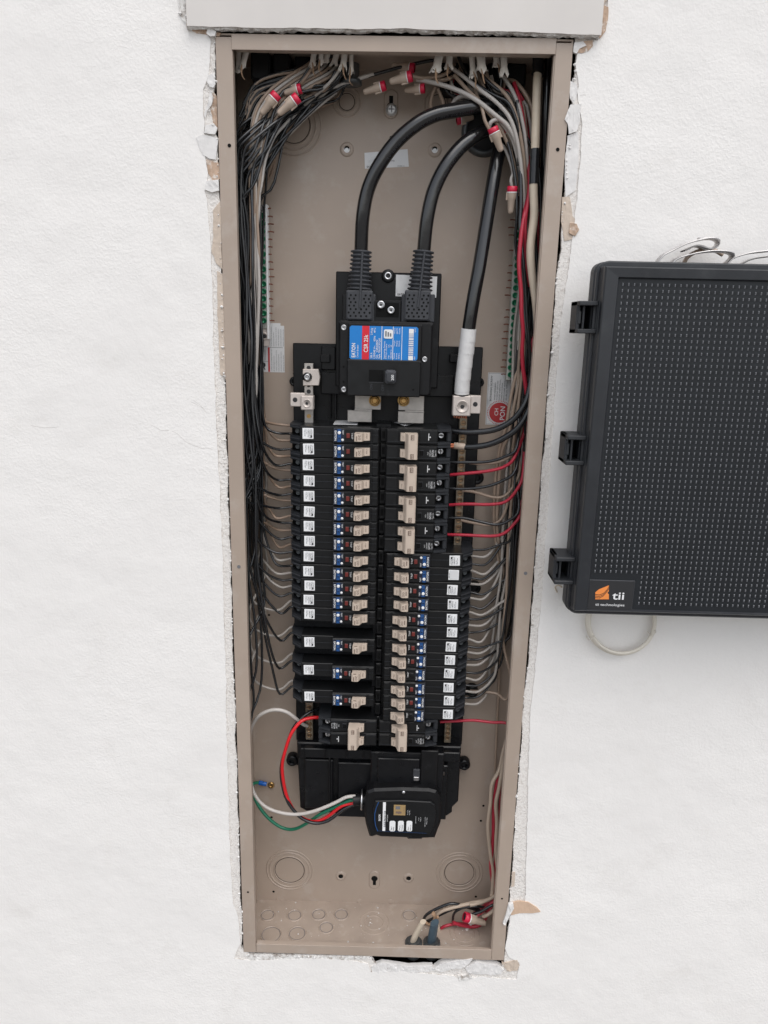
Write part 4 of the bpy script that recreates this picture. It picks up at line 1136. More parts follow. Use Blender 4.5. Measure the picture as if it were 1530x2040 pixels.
mb = MB(); mb.lathe((0, Y(.0330), 0), (0, -1, 0), [(0, .0036), (.0060, .0036), (.0068, .0028), (.0056, .0012)], M_STEEL, 16)
mb.rect(-.0030, .0030, -.0005, .0005, Y(.0330) - .0070, M_INK)
d_scr = mb.mesh('terminal_screw')
mb = MB(); t0, t1, t2, t3 = V(832, .006), V(814, .004), V(809, .012), V(798, .015)
h_ = PITCH * .5 + .0050
prof = [(t0, Y(.0190)), (t0 - .0004, Y(.0023)), (t0 + .0008, Y(.0010)), (t1 - .0006, Y(.0010)), (t1 + .0006, Y(.0022)), (t2 + .001, Y(.0135)), (t2 + .001, Y(.0190))]
mb.extr(prof, -h_, h_, M_BEIGE)
for s in (0, 1):
    zc = PITCH * (.5 - s)
    mb.extr([(t2 - .001, Y(.0188)), (t2 - .001, Y(.0108)), (t2 + .003, Y(.0126)), (t3 - .0008, Y(.0138)), (t3, Y(.0150)), (t3, Y(.0188))], zc - .0046, zc + .0046, M_BEIGE)
    mb.rect(t0 + .0038, t0 + .0078, zc * 1.16 - .0030, zc * 1.16 + .0030, Y(.0010) - .0002, M_BROWNINK)
d_tie = mb.mesh('handle_tie')
_tie = {}
def tie_text(n):
    if n in _tie: return _tie[n]
    mb = MB()
    for s in (0, 1):
        zc = PITCH * (.5 - s)
        mb.text(n, t0 + .0044, zc * 1.16 + .0026, Y(.0010) - .0004, .0022, M_BEIGE, 'cw', .03, width=.0050)
        mb.text('OFF', t3 - .0042, zc + .0026, Y(.0128) - .0003, .0016, M_BROWNINK, 'cw', .0, width=.0046)
    _tie[n] = mb.mesh('handle_lettering'); return _tie[n]
def double(k, right, label, num):
    z = ZT - (k + 1) * PITCH
    o = root_at('double_pole_breaker', XD + (0 if k < 8 else -.0012) if right else XDL, z, right, label, 'double pole breakers with handle ties')
    link('body', d_body, o); e = link('terminal_block', d_end, o)
    for s in (0, 1):
        q = link('terminal_screw', d_scr, e, ((v1 + .006) / 2 + .0016, 0, PITCH * (.5 - s) - (.0012 if right else -.0012)))
        q.rotation_euler = (0, rnd.random() * 3, 0)
        # keep the screw in place while turning its slot: it turns about its own axis
    t = link('handle_tie', d_tie, o); link('handle_lettering', tie_text(num), t)
    return o
double(0, True, 'topmost double breaker in the right column fed by two thick black wires', '60')
double(2, True, 'second double breaker from the top of the right column', '30')
double(4, True, 'third double breaker from the top of the right column', '30')
double(6, True, 'lowest of the four upper double breakers in the right column', '30')
double(20, True, 'double breaker at the foot of the right column', '20')
double(20, False, 'double breaker at the foot of the left column with a red wire', '50')
# covers seen in the gaps of the left column
for k in (13, 15, 17):
    mb = MB(); z = ZT - k * PITCH
    mb.box(XL + U(664), XL + U(711), .0330, .0360, z - .0068, z - .001, M_GREYP, .0005)
    for u in (692, 700, 707): mb.disc((XL + U(u), .0328, z - .0050), .0008, M_SEAM, 8)
    part(mb, 'stab_clip', frame)
    mb = MB(); mb.box(XL + .002, XL + U(752), .050, DF, z - PITCH + .0002, z - .0002, M_FRAME, .0006); part(mb, 'blank_plate', frame)
# loose stickers lying on the top of the first breakers
for pl, lab in ((([(669, 835), (716, 834.5), (712, 846), (664, 845)]), 'small grey paper tag on top of the left column of breakers'), (([(786, 843), (812, 838), (846, 838), (822, 844), (806, 848)]), 'curled grey paper tag on top of the right column of breakers')):
    mb = MB(); zt_ = ZT + .0008
    q = []
    for px, py in pl:
        v = _M @ Vector(((px - 765) / F_PX, -(py - 1020) / F_PX, -1)); t = (zt_ - CAM_LOC.z) / v.z; q.append(CAM_LOC + v * t)
    n = len(q)
    if n == 5: q[1].z += .001; q[0].z += .0015; q[2].z += .001
    mb.add([p for p in q] + [p - Vector((0, 0, .0004)) for p in q], [tuple(range(n))[::-1], tuple(range(n, 2 * n))] + [(i, (i + 1) % n, n + (i + 1) % n, n + i) for i in range(n)], M_GSTICK)
    solo(mb, 'paper_tag', lab, 'paper tag')

# ---------------------------------------------------------------- surge protector
sp = thing('surge_protector', 'black surge protector with a printed face hanging over the lower cover', 'surge protector', (X(797, 1620, .03), .052, Z(797, 1670, .03)))
d = .016
mb = MB()
ol = [(731, 1578), (745, 1573), (800, 1571), (855, 1573), (870, 1577), (876, 1590), (880, 1606), (878, 1640), (872, 1655), (866, 1671), (842, 1672), (840, 1674), (813, 1674), (811, 1671), (758, 1669), (750, 1666), (742, 1669), (736, 1668), (729, 1645), (725, 1620), (726, 1595)]
mb.prism(pxs(ol, d), d, .052, M_BLACK, .003)
part(mb, 'body', sp)
mb = MB(); d = .013
ol = [(748, 1596), (800, 1595), (858, 1598), (866, 1604), (869, 1625), (864, 1650), (856, 1662), (800, 1660), (752, 1657), (745, 1640), (743, 1615)]
mb.prism(pxs(ol, d), d, .0165, M_BRK, .0008)
yt = d - .0003
def S(u, v): p = P(710 + u / 8.5, 1570 + v / 8.5, d); return p.x, p.z
def st(s, u, v, h, m, w, bold=.0, y=yt - .0003):
    a = S(u, v); mb.text(s, a[0], a[1], y, h, m, 'ccw', bold, width=w)
def sr(u0, v0, u1, v1, m, y=yt, cut=0): a = S(u0, v1); b = S(u1, v0); mb.rect(a[0], b[0], a[1], b[1], y, m, cut)
mm = .00007  # one zoomed pixel in metres
pts_o = [S(370, 235), (S(330, 330)), S(305, 430), S(305, 540), S(320, 640), S(355, 730)]; pts_i = [S(385, 235), S(343, 330), S(318, 430), S(318, 540), S(333, 640), S(370, 730)]
mb.add([(p[0], yt, p[1]) for p in pts_o + pts_i], [(i, i + 6, i + 7, i + 1) for i in range(5)], M_BLUEB)
pa, pb = S(355, 722), S(1190, 765)
mb.add([(pa[0], yt, pa[1]), (pb[0], yt, pb[1] ), (pb[0], yt, pb[1] + .0003), (pa[0], yt, pa[1] + .0003)], [(0, 1, 2, 3)], M_BLUEB)
st('EATON', 408, 550, .0026, M_STICK, .0098, .05)
sr(440, 238, 500, 722, M_STICK); st('SURGE PROTECTOR', 492, 655, .0024, M_INK, .0250, .02)
st('CHSPT2SURGE', 532, 565, .0014, M_GSTICK, .0108)
for i, (a, b) in enumerate((('Type 2', 'SPD'), ('All Phases', 'Protected'), ('Indoor', 'Outdoor Use'))):
    u = 558 + i * 143; sr(u, 553, u + 104, 728, M_STICK, yt, .0016)
    st(a, u + 40, 715, .0014, M_INK, .0062 if i != 1 else .0080, .02); st(b, u + 78, 715, .0014, M_INK, .0056 if i == 0 else .0088, .02)
sr(630, 285, 833, 455, M_GOLD, yt); sr(665, 305, 742, 355, M_GINK, yt - .0003); st('UL', 735, 430, .0026, M_BROWNINK, .0045, .03, yt - .0005); sr(668, 395, 765, 425, M_BROWNINK, yt - .0003)
for u in (795, 815): sr(u - 3, 320, u + 3, 430, M_BROWNINK, yt - .0003)
for s, u, v, w in (('Protection', 875, 445, .0070), ('Status: OK', 905, 455, .0074), ('Surge Protective Device', 1008, 595, .0112), ('Listed', 1060, 550, .0050), ('Type 2', 1092, 565, .0066), ('Suitable for use in dry location', 1165, 648, .0150), ('Made in Mexico', 1196, 610, .0112)):
    st(s, u, v, .0012, M_GSTICK, w)
part(mb, 'printed_face', sp, 'dark face with EATON SURGE PROTECTOR lettering')
mb = MB(); d = .034
x0, x1, z0, z1 = bx(738, 884, 1500, 1578, d)
mb.box(x0, x1, d, .052, z0, z1, M_FRAME, .0014)
x0, x1, z0, z1 = bx(838, 872, 1496, 1572, d - .006); mb.box(x0, x1, d - .006, d, z0, z1, M_BLACK, .001)
x0, x1, z0, z1 = bx(752, 836, 1512, 1566, d - .003); mb.box(x0, x1, d - .003, d, z0, z1, M_FRAME, .001)
part(mb, 'mounting_bracket', sp)
mb = MB(); x0, x1, z0, z1 = bx(823, 836, 1532, 1553, d - .004); mb.box(x0, x1, d - .006, d, z0, z1, M_GREYP, .0004)
mb.box(x0 + .001, x1 - .001, d - .0072, d - .005, z0, z0 + (z1 - z0) * .35, M_STEEL, .0003); part(mb, 'latch', sp)
mb = MB(); c = P(880, 1541, .040); mb.lathe((c.x, .0405, c.z), (0, -1, 0), [(0, .0042), (.0016, .0038), (.0024, .0020)], M_STEEL, 16); part(mb, 'bracket_screw', sp)
mb = MB(); c = P(804, 1579, .015); mb.lathe((c.x, .0158, c.z), (0, -1, 0), [(0, .0024), (.0012, .0021), (.0016, .0008)], M_STEEL, 14); part(mb, 'face_screw', sp)
d = .030; c = P(729, 1593, d); e = P(704, 1594, d)
mb = MB(); L = (c - e).length
prof = [(0, .0070), (0, .0078)] 
for i in range(8): prof += [(L * (i + .3) / 9, .0080), (L * (i + .6) / 9, .0074)]
prof += [(L, .0080)]
mb.lathe(e, c - e, prof, M_BLACK, 18); part(mb, 'threaded_nipple', sp)
mb = MB(); c = P(721, 1593, d); mb.lathe(c, (1, 0, 0), [(-.0008, .0080), (-.0014, .0132), (.0006, .0140), (.0012, .0120), (.0010, .008)], M_STEEL, 20, cap=False); part(mb, 'locknut', sp)

# ---------------------------------------------------------------- wires
rw = random.Random(21)
M_WGREY = mat('shaded_white_insulation', (.40, .365, .33), rough=.4, var=.08, vscale=60)  # white insulation, greyed in its colour for the shade beside the breakers
M_WBROWN = mat('brownish_tan_insulation', (.29, .205, .15), rough=.4, var=.08, vscale=60)
M_WTAN2 = mat('pale_tan_insulation', (.50, .40, .31), rough=.42, var=.06, vscale=60)
RW = .00168
def wire(name, pts, r, m, label, cat='wire', group=None, n=7, sub=4, **k):
    mb = MB(); mb.tube(pts, r, m, n, sub=sub, **k)
    return solo(mb, name, label, cat, group)
def pp(l): return [P(a, b, d) for a, b, d in l]
GL = 'wires of the left bundle'; GR = 'wires of the right bundle'
def wob(s, z, a): return mnoise.noise(Vector((s * 3.7, z * 9, s))) * a
NAMES_L = ['topmost'] + ORD[1:13] + ['fourteenth', 'fifteenth', 'lowest']
for i, k in enumerate(LEFT):
    zr = ZT - (k + .5) * PITCH
    for tan in (0, 1):
        s = i * 2 + tan + 1
        r = random.Random(s * 13)
        ze = zr + (.0042 if tan else -.0050) + (r.random() - .5) * .0022
        xe = XL + .0025
        de = .058 + r.random() * .004
        # cross-section place in the bundle
        if tan: bx0, bd = .013 + r.random() * .014, .058 + r.random() * .026
        else:   bx0, bd = .0095 + r.random() * .021, .014 + r.random() * .046
        lev = .008 + r.random() * .034 if tan else .012 + r.random() * .040
        if k >= 14: lev += .035
        pts = [(xe, de, ze), (xe - .007, de, ze - .0002), (xe - .019 - r.random() * .004, de - .003 + (r.random() - .5) * .008, ze + (.0015 if tan else .0025) - (.0065 * r.random() if k < 12 else .012)),
               ((bx0 + xe - .020) / 2, (de + bd) / 2, ze + lev * .30)]
        if k >= 12 and tan: pts[2] = (xe - .022, de, ze - .013); pts[3] = (.024, .06, ze - .010); pts.append((.012, .055, ze + .004)); pts.append((.0105, .05, ze + .03)); lev = .07
        z = ze + lev
        top = 1.037 + r.random() * .018
        first = True
        while z < top:
            f = (z - .3) / .8
            w_ = .0060 if tan else .0110
            pts.append((max(.0048, bx0 + wob(s, z, w_) + (.003 if first else 0)), min(.088, max(.010, bd + wob(s + 40, z, .012))), z)); z += .042 + r.random() * .03; first = False
        # over the top to a knockout
        txp, typ = (600 + r.random() * 95, 108) if not tan else (600 + r.random() * 98, 112)
        tp = P(txp, typ, .05); tp.z = 1.118 - r.random() * .004; td = .030 + r.random() * .050
        last = pts[-1]
        pts += [(last[0] + .012 + r.random() * .006, last[1], last[2] + .018 + r.random() * .008), ((last[0] + tp.x) / 2 + .004, (last[1] + td) / 2, 1.077 + r.random() * .018), (tp.x - .013, td, 1.096 + r.random() * .008), (tp.x, td, tp.z)]
        m = (M_WBROWN if k < 9 else M_WGREY) if tan else M_WBLACK
        lab = ('cream' if tan else 'black') + ' wire from the left bundle into the ' + NAMES_L[i] + ' single breaker of the left column'
        wire('breaker_wire', pts, RW * (1.0 if tan else .95) * (1 + (r.random() - .5) * .1), m, lab, 'wire', GL)
for j in range(7):      # white runs on the inner side of the bundle
    r = random.Random(1700 + j); x_ = 497 + j * 3.2; o_ = r.random() * 8
    y_end = (560, 700, 480, 820, 640, 760, 520)[j]
    l = [(628 + j * 11, 112, .05 + r.random() * .02), (614 + j * 9, 128 + j * 3, .044), (575 + j * 5, 152 + j * 5, .036), (532 + j * 4, 186 + j * 7, .030), (x_ + 10, 232 + j * 9, .028), (x_ + o_ - 2, 310 + j * 8, .027)]
    y_ = 380 + j * 6
    while y_ < y_end: l.append((x_ + (r.random() - .5) * 9, y_, .026 + r.random() * .010)); y_ += 70 + r.random() * 30
    l += [(x_ - 4, y_end + 30, .045), (x_ - 8, y_end + 110, .07)]
    wire('white_wire', pp(l), .0017, M_WWHITE if j % 2 else M_WTAN, ('white' if j % 2 else 'tan') + ' run ' + ORD[j] + ' from the flange along the inner side of the left bundle', 'wire', 'pale runs along the inner side of the left bundle')
# loose runs that fill the bundle and hang free
extra = []
for j in range(20):
    r = random.Random(500 + j); bx0, bd = .009 + r.random() * .022, .012 + r.random() * .045
    z = .30 + r.random() * .34 if j < 5 else .66 + r.random() * .05
    pts = [(.004, .012, z - .10), (.0055, .013, z - .05)]
    while z < 1.05: pts.append((max(.0045, bx0 + wob(j + 90, z, .011)), min(.088, max(.009, bd + wob(j + 70, z, .010))), z)); z += .04 + r.random() * .03
    l = pts[-1]; pts += [(l[0] + .016, l[1], l[2] + .022), (l[0] + .055 + r.random() * .02, .05, 1.085 + r.random() * .015), (X(600 + r.random() * 80, 110, .05), .035 + r.random() * .045, 1.114)]
    wire('bundle_wire', pts, RW * .95, M_WBLACK, 'black wire run in the dense left bundle that shows no end', 'wire', 'anonymous black wires of the left bundle')
# the two loose ones at the upper left
wire('ground_wire', pp([(596, 222, .045), (570, 236, .045), (548, 262, .05), (535, 300, .05), (530, 370, .055), (526, 420, .06), (523, 500, .066), (520, 570, .07), (521, 640, .072), (516, 700, .07), (512, 760, .066), (506, 840, .06)]), .0013, M_WBLACK, 'thin dark green wire hanging in front of the left ground bar')
wire('white_wire', pp([(590, 226, .05), (566, 250, .045), (545, 275, .04), (528, 320, .035), (520, 370, .030), (509, 420, .030), (512, 480, .030), (516, 560, .030), (514, 640, .032), (511, 720, .036), (507, 790, .045), (505, 850, .055)]), .0019, M_WWHITE, 'white wire bowing out of the left bundle beside the ground bar')
wire('white_wire', pp([(745, 148, .05), (720, 155, .05), (690, 165, .05), (660, 176, .05), (630, 184, .05), (600, 194, .048)]), .0021, M_WWHITE, 'white wire running along the top towards the left splice connectors')
wire('white_wire', pp([(524, 196, .035), (512, 215, .032), (504, 240, .030), (500, 290, .030), (503, 350, .030), (508, 420, .034), (506, 520, .045), (504, 640, .06)]), .0021, M_WWHITE, 'white wire curling down from the left splice connectors')
for j, (a, b) in enumerate((((700, 150), (560, 240)), ((670, 190), (505, 330)), ((640, 176), (520, 290)), ((735, 158), (600, 215)), ((690, 170), (540, 250)))):
    wire('bundle_wire', pp([(a[0], a[1] - 6, .06), ((a[0] * 2 + b[0]) / 3, (a[1] * 2 + b[1]) / 3 - 8, .05), ((a[0] + b[0] * 2) / 3, (a[1] + b[1] * 2) / 3, .048), (b[0] - 8, b[1] + 2, .05), (b[0] * .4 + 500 * .6 - 4, b[1] + 48, .052), (b[0] * .15 + 500 * .85, b[1] + 120, .058), (497, b[1] + 260, .064), (494, b[1] + 400, .07)]), RW * .9, M_WBLACK if j != 1 else M_WWHITE, ('black wire crossing the large knockout from near the middle of the top', 'white wire among the black ones crossing the top left knockout', 'black wire crossing the top left corner lowest and furthest left', 'black wire crossing the knockout from the far right end of the group', 'black wire crossing the knockout midway between the others')[j], 'wire', 'wires crossing the top left corner')
ys_ = sorted(128 + random.Random(900 + j).random() * 34 for j in range(12))
for j in range(12):       # shallow sweeping blacks and tans along the top left
    r = random.Random(900 + j); y0 = ys_[j]; nth = ORD[j] + ' from the top of those'
    wire('bundle_wire', pp([(476 + r.random() * 20, y0 + 70 + r.random() * 30, .04), (500 + r.random() * 16, y0 + 36, .04), (550, y0 + 14 + r.random() * 8, .04), (610, y0 - 2 + r.random() * 8, .045), (650 + r.random() * 30, y0 - 20, .055), (676 + r.random() * 30, 108, .065)]), RW * .95, M_WTAN if j in (2, 5, 7, 10) else M_WBLACK, ('tan' if j in (2, 5, 7, 10) else 'black') + ' wire ' + nth + ' sweeping across the top left under the flange', 'wire', 'wires sweeping across the top left')

# --- right side
def rwire(name, m, r_, lab, ends, s, ret=None):
    """ends: photo places from the device outwards; then up the right bundle"""
    r = random.Random(s)
    pts = pp(ends); l = pts[-1]
    bx0 = W - .012 - r.random() * .020; bd = .046 + r.random() * .034
    if m is M_WRED: bx0 = W - .008 - r.random() * .004; bd = .055 + r.random() * .02
    z = l.z + .045
    while z < 1.045:
        pts.append(Vector((min(W - .0045, bx0 + wob(s, z, .007) - max(0, (z - .95)) * .10), min(.088, max(.010, bd + wob(s + 9, z, .010))), z))); z += .045 + r.random() * .03
    tx = X(900 + r.random() * 120, 112, .05)
    pts += [Vector(((pts[-1].x + tx) / 2 + .004, .055, 1.085 + r.random() * .01)), Vector((tx + .006, .05 + r.random() * .03, 1.105)), Vector((tx, .055 + r.random() * .025, 1.118))]
    return wire(name, pts, r_, m, lab, 'wire', GR)
zr_px = lambda k: None
RN = ['topmost'] + ORD[1:11] + ['lowest']
for i, k in enumerate(range(8, 20)):
    zr = ZT - (k + .5) * PITCH
    # photo row of this breaker at depth .058
    for tan in (0, 1):
        s = 300 + i * 2 + tan; r = random.Random(s)
        ze = zr + (.0044 if not tan else -.0040); xe = XR - .0025; de = .060
        bx0, bd = (W - .008 - r.random() * .016, .044 + r.random() * .034) if not tan else (W - .012 - r.random() * .020, .054 + r.random() * .030)
        if i >= 10: up = .03
        up = .020 + r.random() * .040
        sag = r.random() * .009
        pts = [Vector((xe, de, ze)), Vector((xe + .008, de, ze - .0002 - sag * .3)), Vector((xe + .022, de - .002, ze + .004 - sag)), Vector(((xe + .024 + bx0) / 2, (de + bd) / 2, ze + up * .40)), ]
        z = ze + up
        while z < 1.045:
            spread = max(0, .72 - z) * .030
            pts.append(Vector((min(W - .0045, bx0 - spread * r.random() + wob(s, z, .007) - max(0, (z - .98)) * .22), min(.088, max(.010, bd + wob(s + 9, z, .010))), z))); z += .045 + r.random() * .03
        tx = X(885 + r.random() * 125, 112, .05)
        pts += [Vector(((pts[-1].x + tx) / 2 + .006, .052, 1.080 + r.random() * .012)), Vector((tx + .006, .045 + r.random() * .03, 1.102)), Vector((tx, .05 + r.random() * .03, 1.118))]
        wire('breaker_wire', pts, RW * (1.05 if tan else .9), M_WGREY if tan else M_WBLACK, ('pale' if tan else 'black') + ' wire from the right bundle into the ' + RN[i] + ' single breaker of the right column', 'wire', GR)
# double breakers
wire('feeder_wire', pp([(897, 859, .052), (915, 860, .048), (945, 861, .042), (985, 856, .036), (1020, 838, .030), (1044, 808, .026), (1056, 770, .028), (1060, 715, .034), (1050, 660, .040), (1044, 600, .044), (1042, 500, .046), (1036, 400, .05), (1028, 300, .056), (1012, 230, .064), (990, 170, .07), (975, 110, .07)]), .0036, M_WBLACK, 'thick black wire curving up from the upper terminal of the topmost double breaker', 'wire', 'thick black wires of the topmost double breaker', n=12)
wire('feeder_wire', pp([(921, 890, .050), (945, 890, .045), (975, 885, .040), (1005, 872, .034), (1034, 850, .028), (1054, 815, .026), (1062, 770, .03), (1066, 700, .04), (1062, 600, .05), (1056, 480, .056), (1050, 380, .06)]), .0037, M_WBLACK, 'thick black wire with tape twist rising from the lower terminal of the topmost double breaker', 'wire', 'thick black wires of the topmost double breaker', n=12)
mb = MB(); a, b = P(904, 888, .050), P(926, 889.5, .0495); mb.lathe(a, b - a, [(0, .0037), (.0002, .0042), ((b - a).length, .0042)], M_NUT, 16)
o = solo(mb, 'wire_sleeve', 'short tan sleeve with bare copper at the lower terminal of the top double breaker', 'wire sleeve')
mb = MB()
for j in range(7):
    q = j * 2 * PI / 7; c = P(897, 888, .050); rr = .0022 if j else 0
    mb.tube([c + Vector((0, math.cos(q) * rr, math.sin(q) * rr)), P(905, 888, .050) + Vector((0, math.cos(q) * rr, math.sin(q) * rr))], .0010, M_COPPER, 6, sub=2)
tag(link('copper_strands', (lambda m_: m_)(mb.mesh('copper_strands')), None), 'bare copper strands between the sleeve and the top double breaker', 'wire strands')
def rw2(m, rr, lab, l, s, name='breaker_wire'): return rwire(name, m, rr, lab, l, s)
rw2(M_WBLACK, .0019, 'black wire into the upper terminal of the second double breaker', [(897, 921, .052), (925, 921, .048), (970, 920, .042), (1005, 910, .036), (1030, 890, .032)], 41)
rw2(M_WRED, .0020, 'red wire into the lower terminal of the second double breaker', [(897, 946, .052), (930, 943, .046), (975, 938, .040), (1008, 928, .036), (1028, 905, .034)], 42)
rw2(M_WBLACK, .0019, 'black wire into the upper terminal of the third double breaker', [(896, 973, .052), (925, 974, .048), (965, 970, .042), (1000, 958, .038), (1028, 934, .034)], 43)
rw2(M_WRED, .0020, 'red wire into the lower terminal of the third double breaker', [(895, 1006, .052), (930, 1004, .046), (975, 1005, .040), (1008, 999, .036), (1030, 975, .032), (1042, 945, .034)], 44)
rw2(M_WBLACK, .0019, 'black wire into the upper terminal of the fourth double breaker', [(895, 1032, .052), (925, 1032, .048), (960, 1040, .042), (990, 1045, .040), (1015, 1036, .036), (1034, 1012, .034)], 45)
rw2(M_WRED, .0020, 'red wire into the lower terminal of the fourth double breaker', [(892, 1065, .052), (930, 1066, .046), (980, 1068, .040), (1005, 1062, .036), (1024, 1044, .034), (1036, 1020, .036)], 46)
rw2(M_WTAN, .0019, 'pale wire landing on the right neutral bar beside the third double breaker', [(920, 977, .058), (945, 980, .056), (985, 991, .052), (1008, 986, .05), (1026, 962, .048), (1036, 930, .05)], 47, 'neutral_wire')
rw2(M_WTAN, .0019, 'pale wire landing on the right neutral bar beside the fourth double breaker', [(918, 1036, .060), (940, 1041, .058), (975, 1046, .056), (998, 1034, .056), (1010, 1005, .056), (1016, 960, .06)], 48, 'neutral_wire')
rw2(M_WTAN, .0019, 'pale wire landing on the right neutral bar beside the second double breaker', [(930, 921, .060), (960, 924, .056), (995, 920, .052), (1020, 905, .05), (1034, 875, .05)], 49, 'neutral_wire')
rw2(M_WTAN, .0019, 'pale wire entering beside the lowest single breaker of the right column', [(937, 1376, .066), (965, 1378, .066), (990, 1382, .062), (1006, 1394, .058), (1014, 1380, .054), (1016, 1340, .05)], 50, 'neutral_wire')
wire('breaker_wire', pp([(877, 1438, .050), (915, 1436, .046), (945, 1435, .044), (980, 1439, .040), (1006, 1440, .036), (1016, 1452, .034), (1014, 1480, .04), (1006, 1510, .046), (1001, 1530, .05)]), .0020, M_WRED, 'red wire into the double breaker at the foot of the right column')
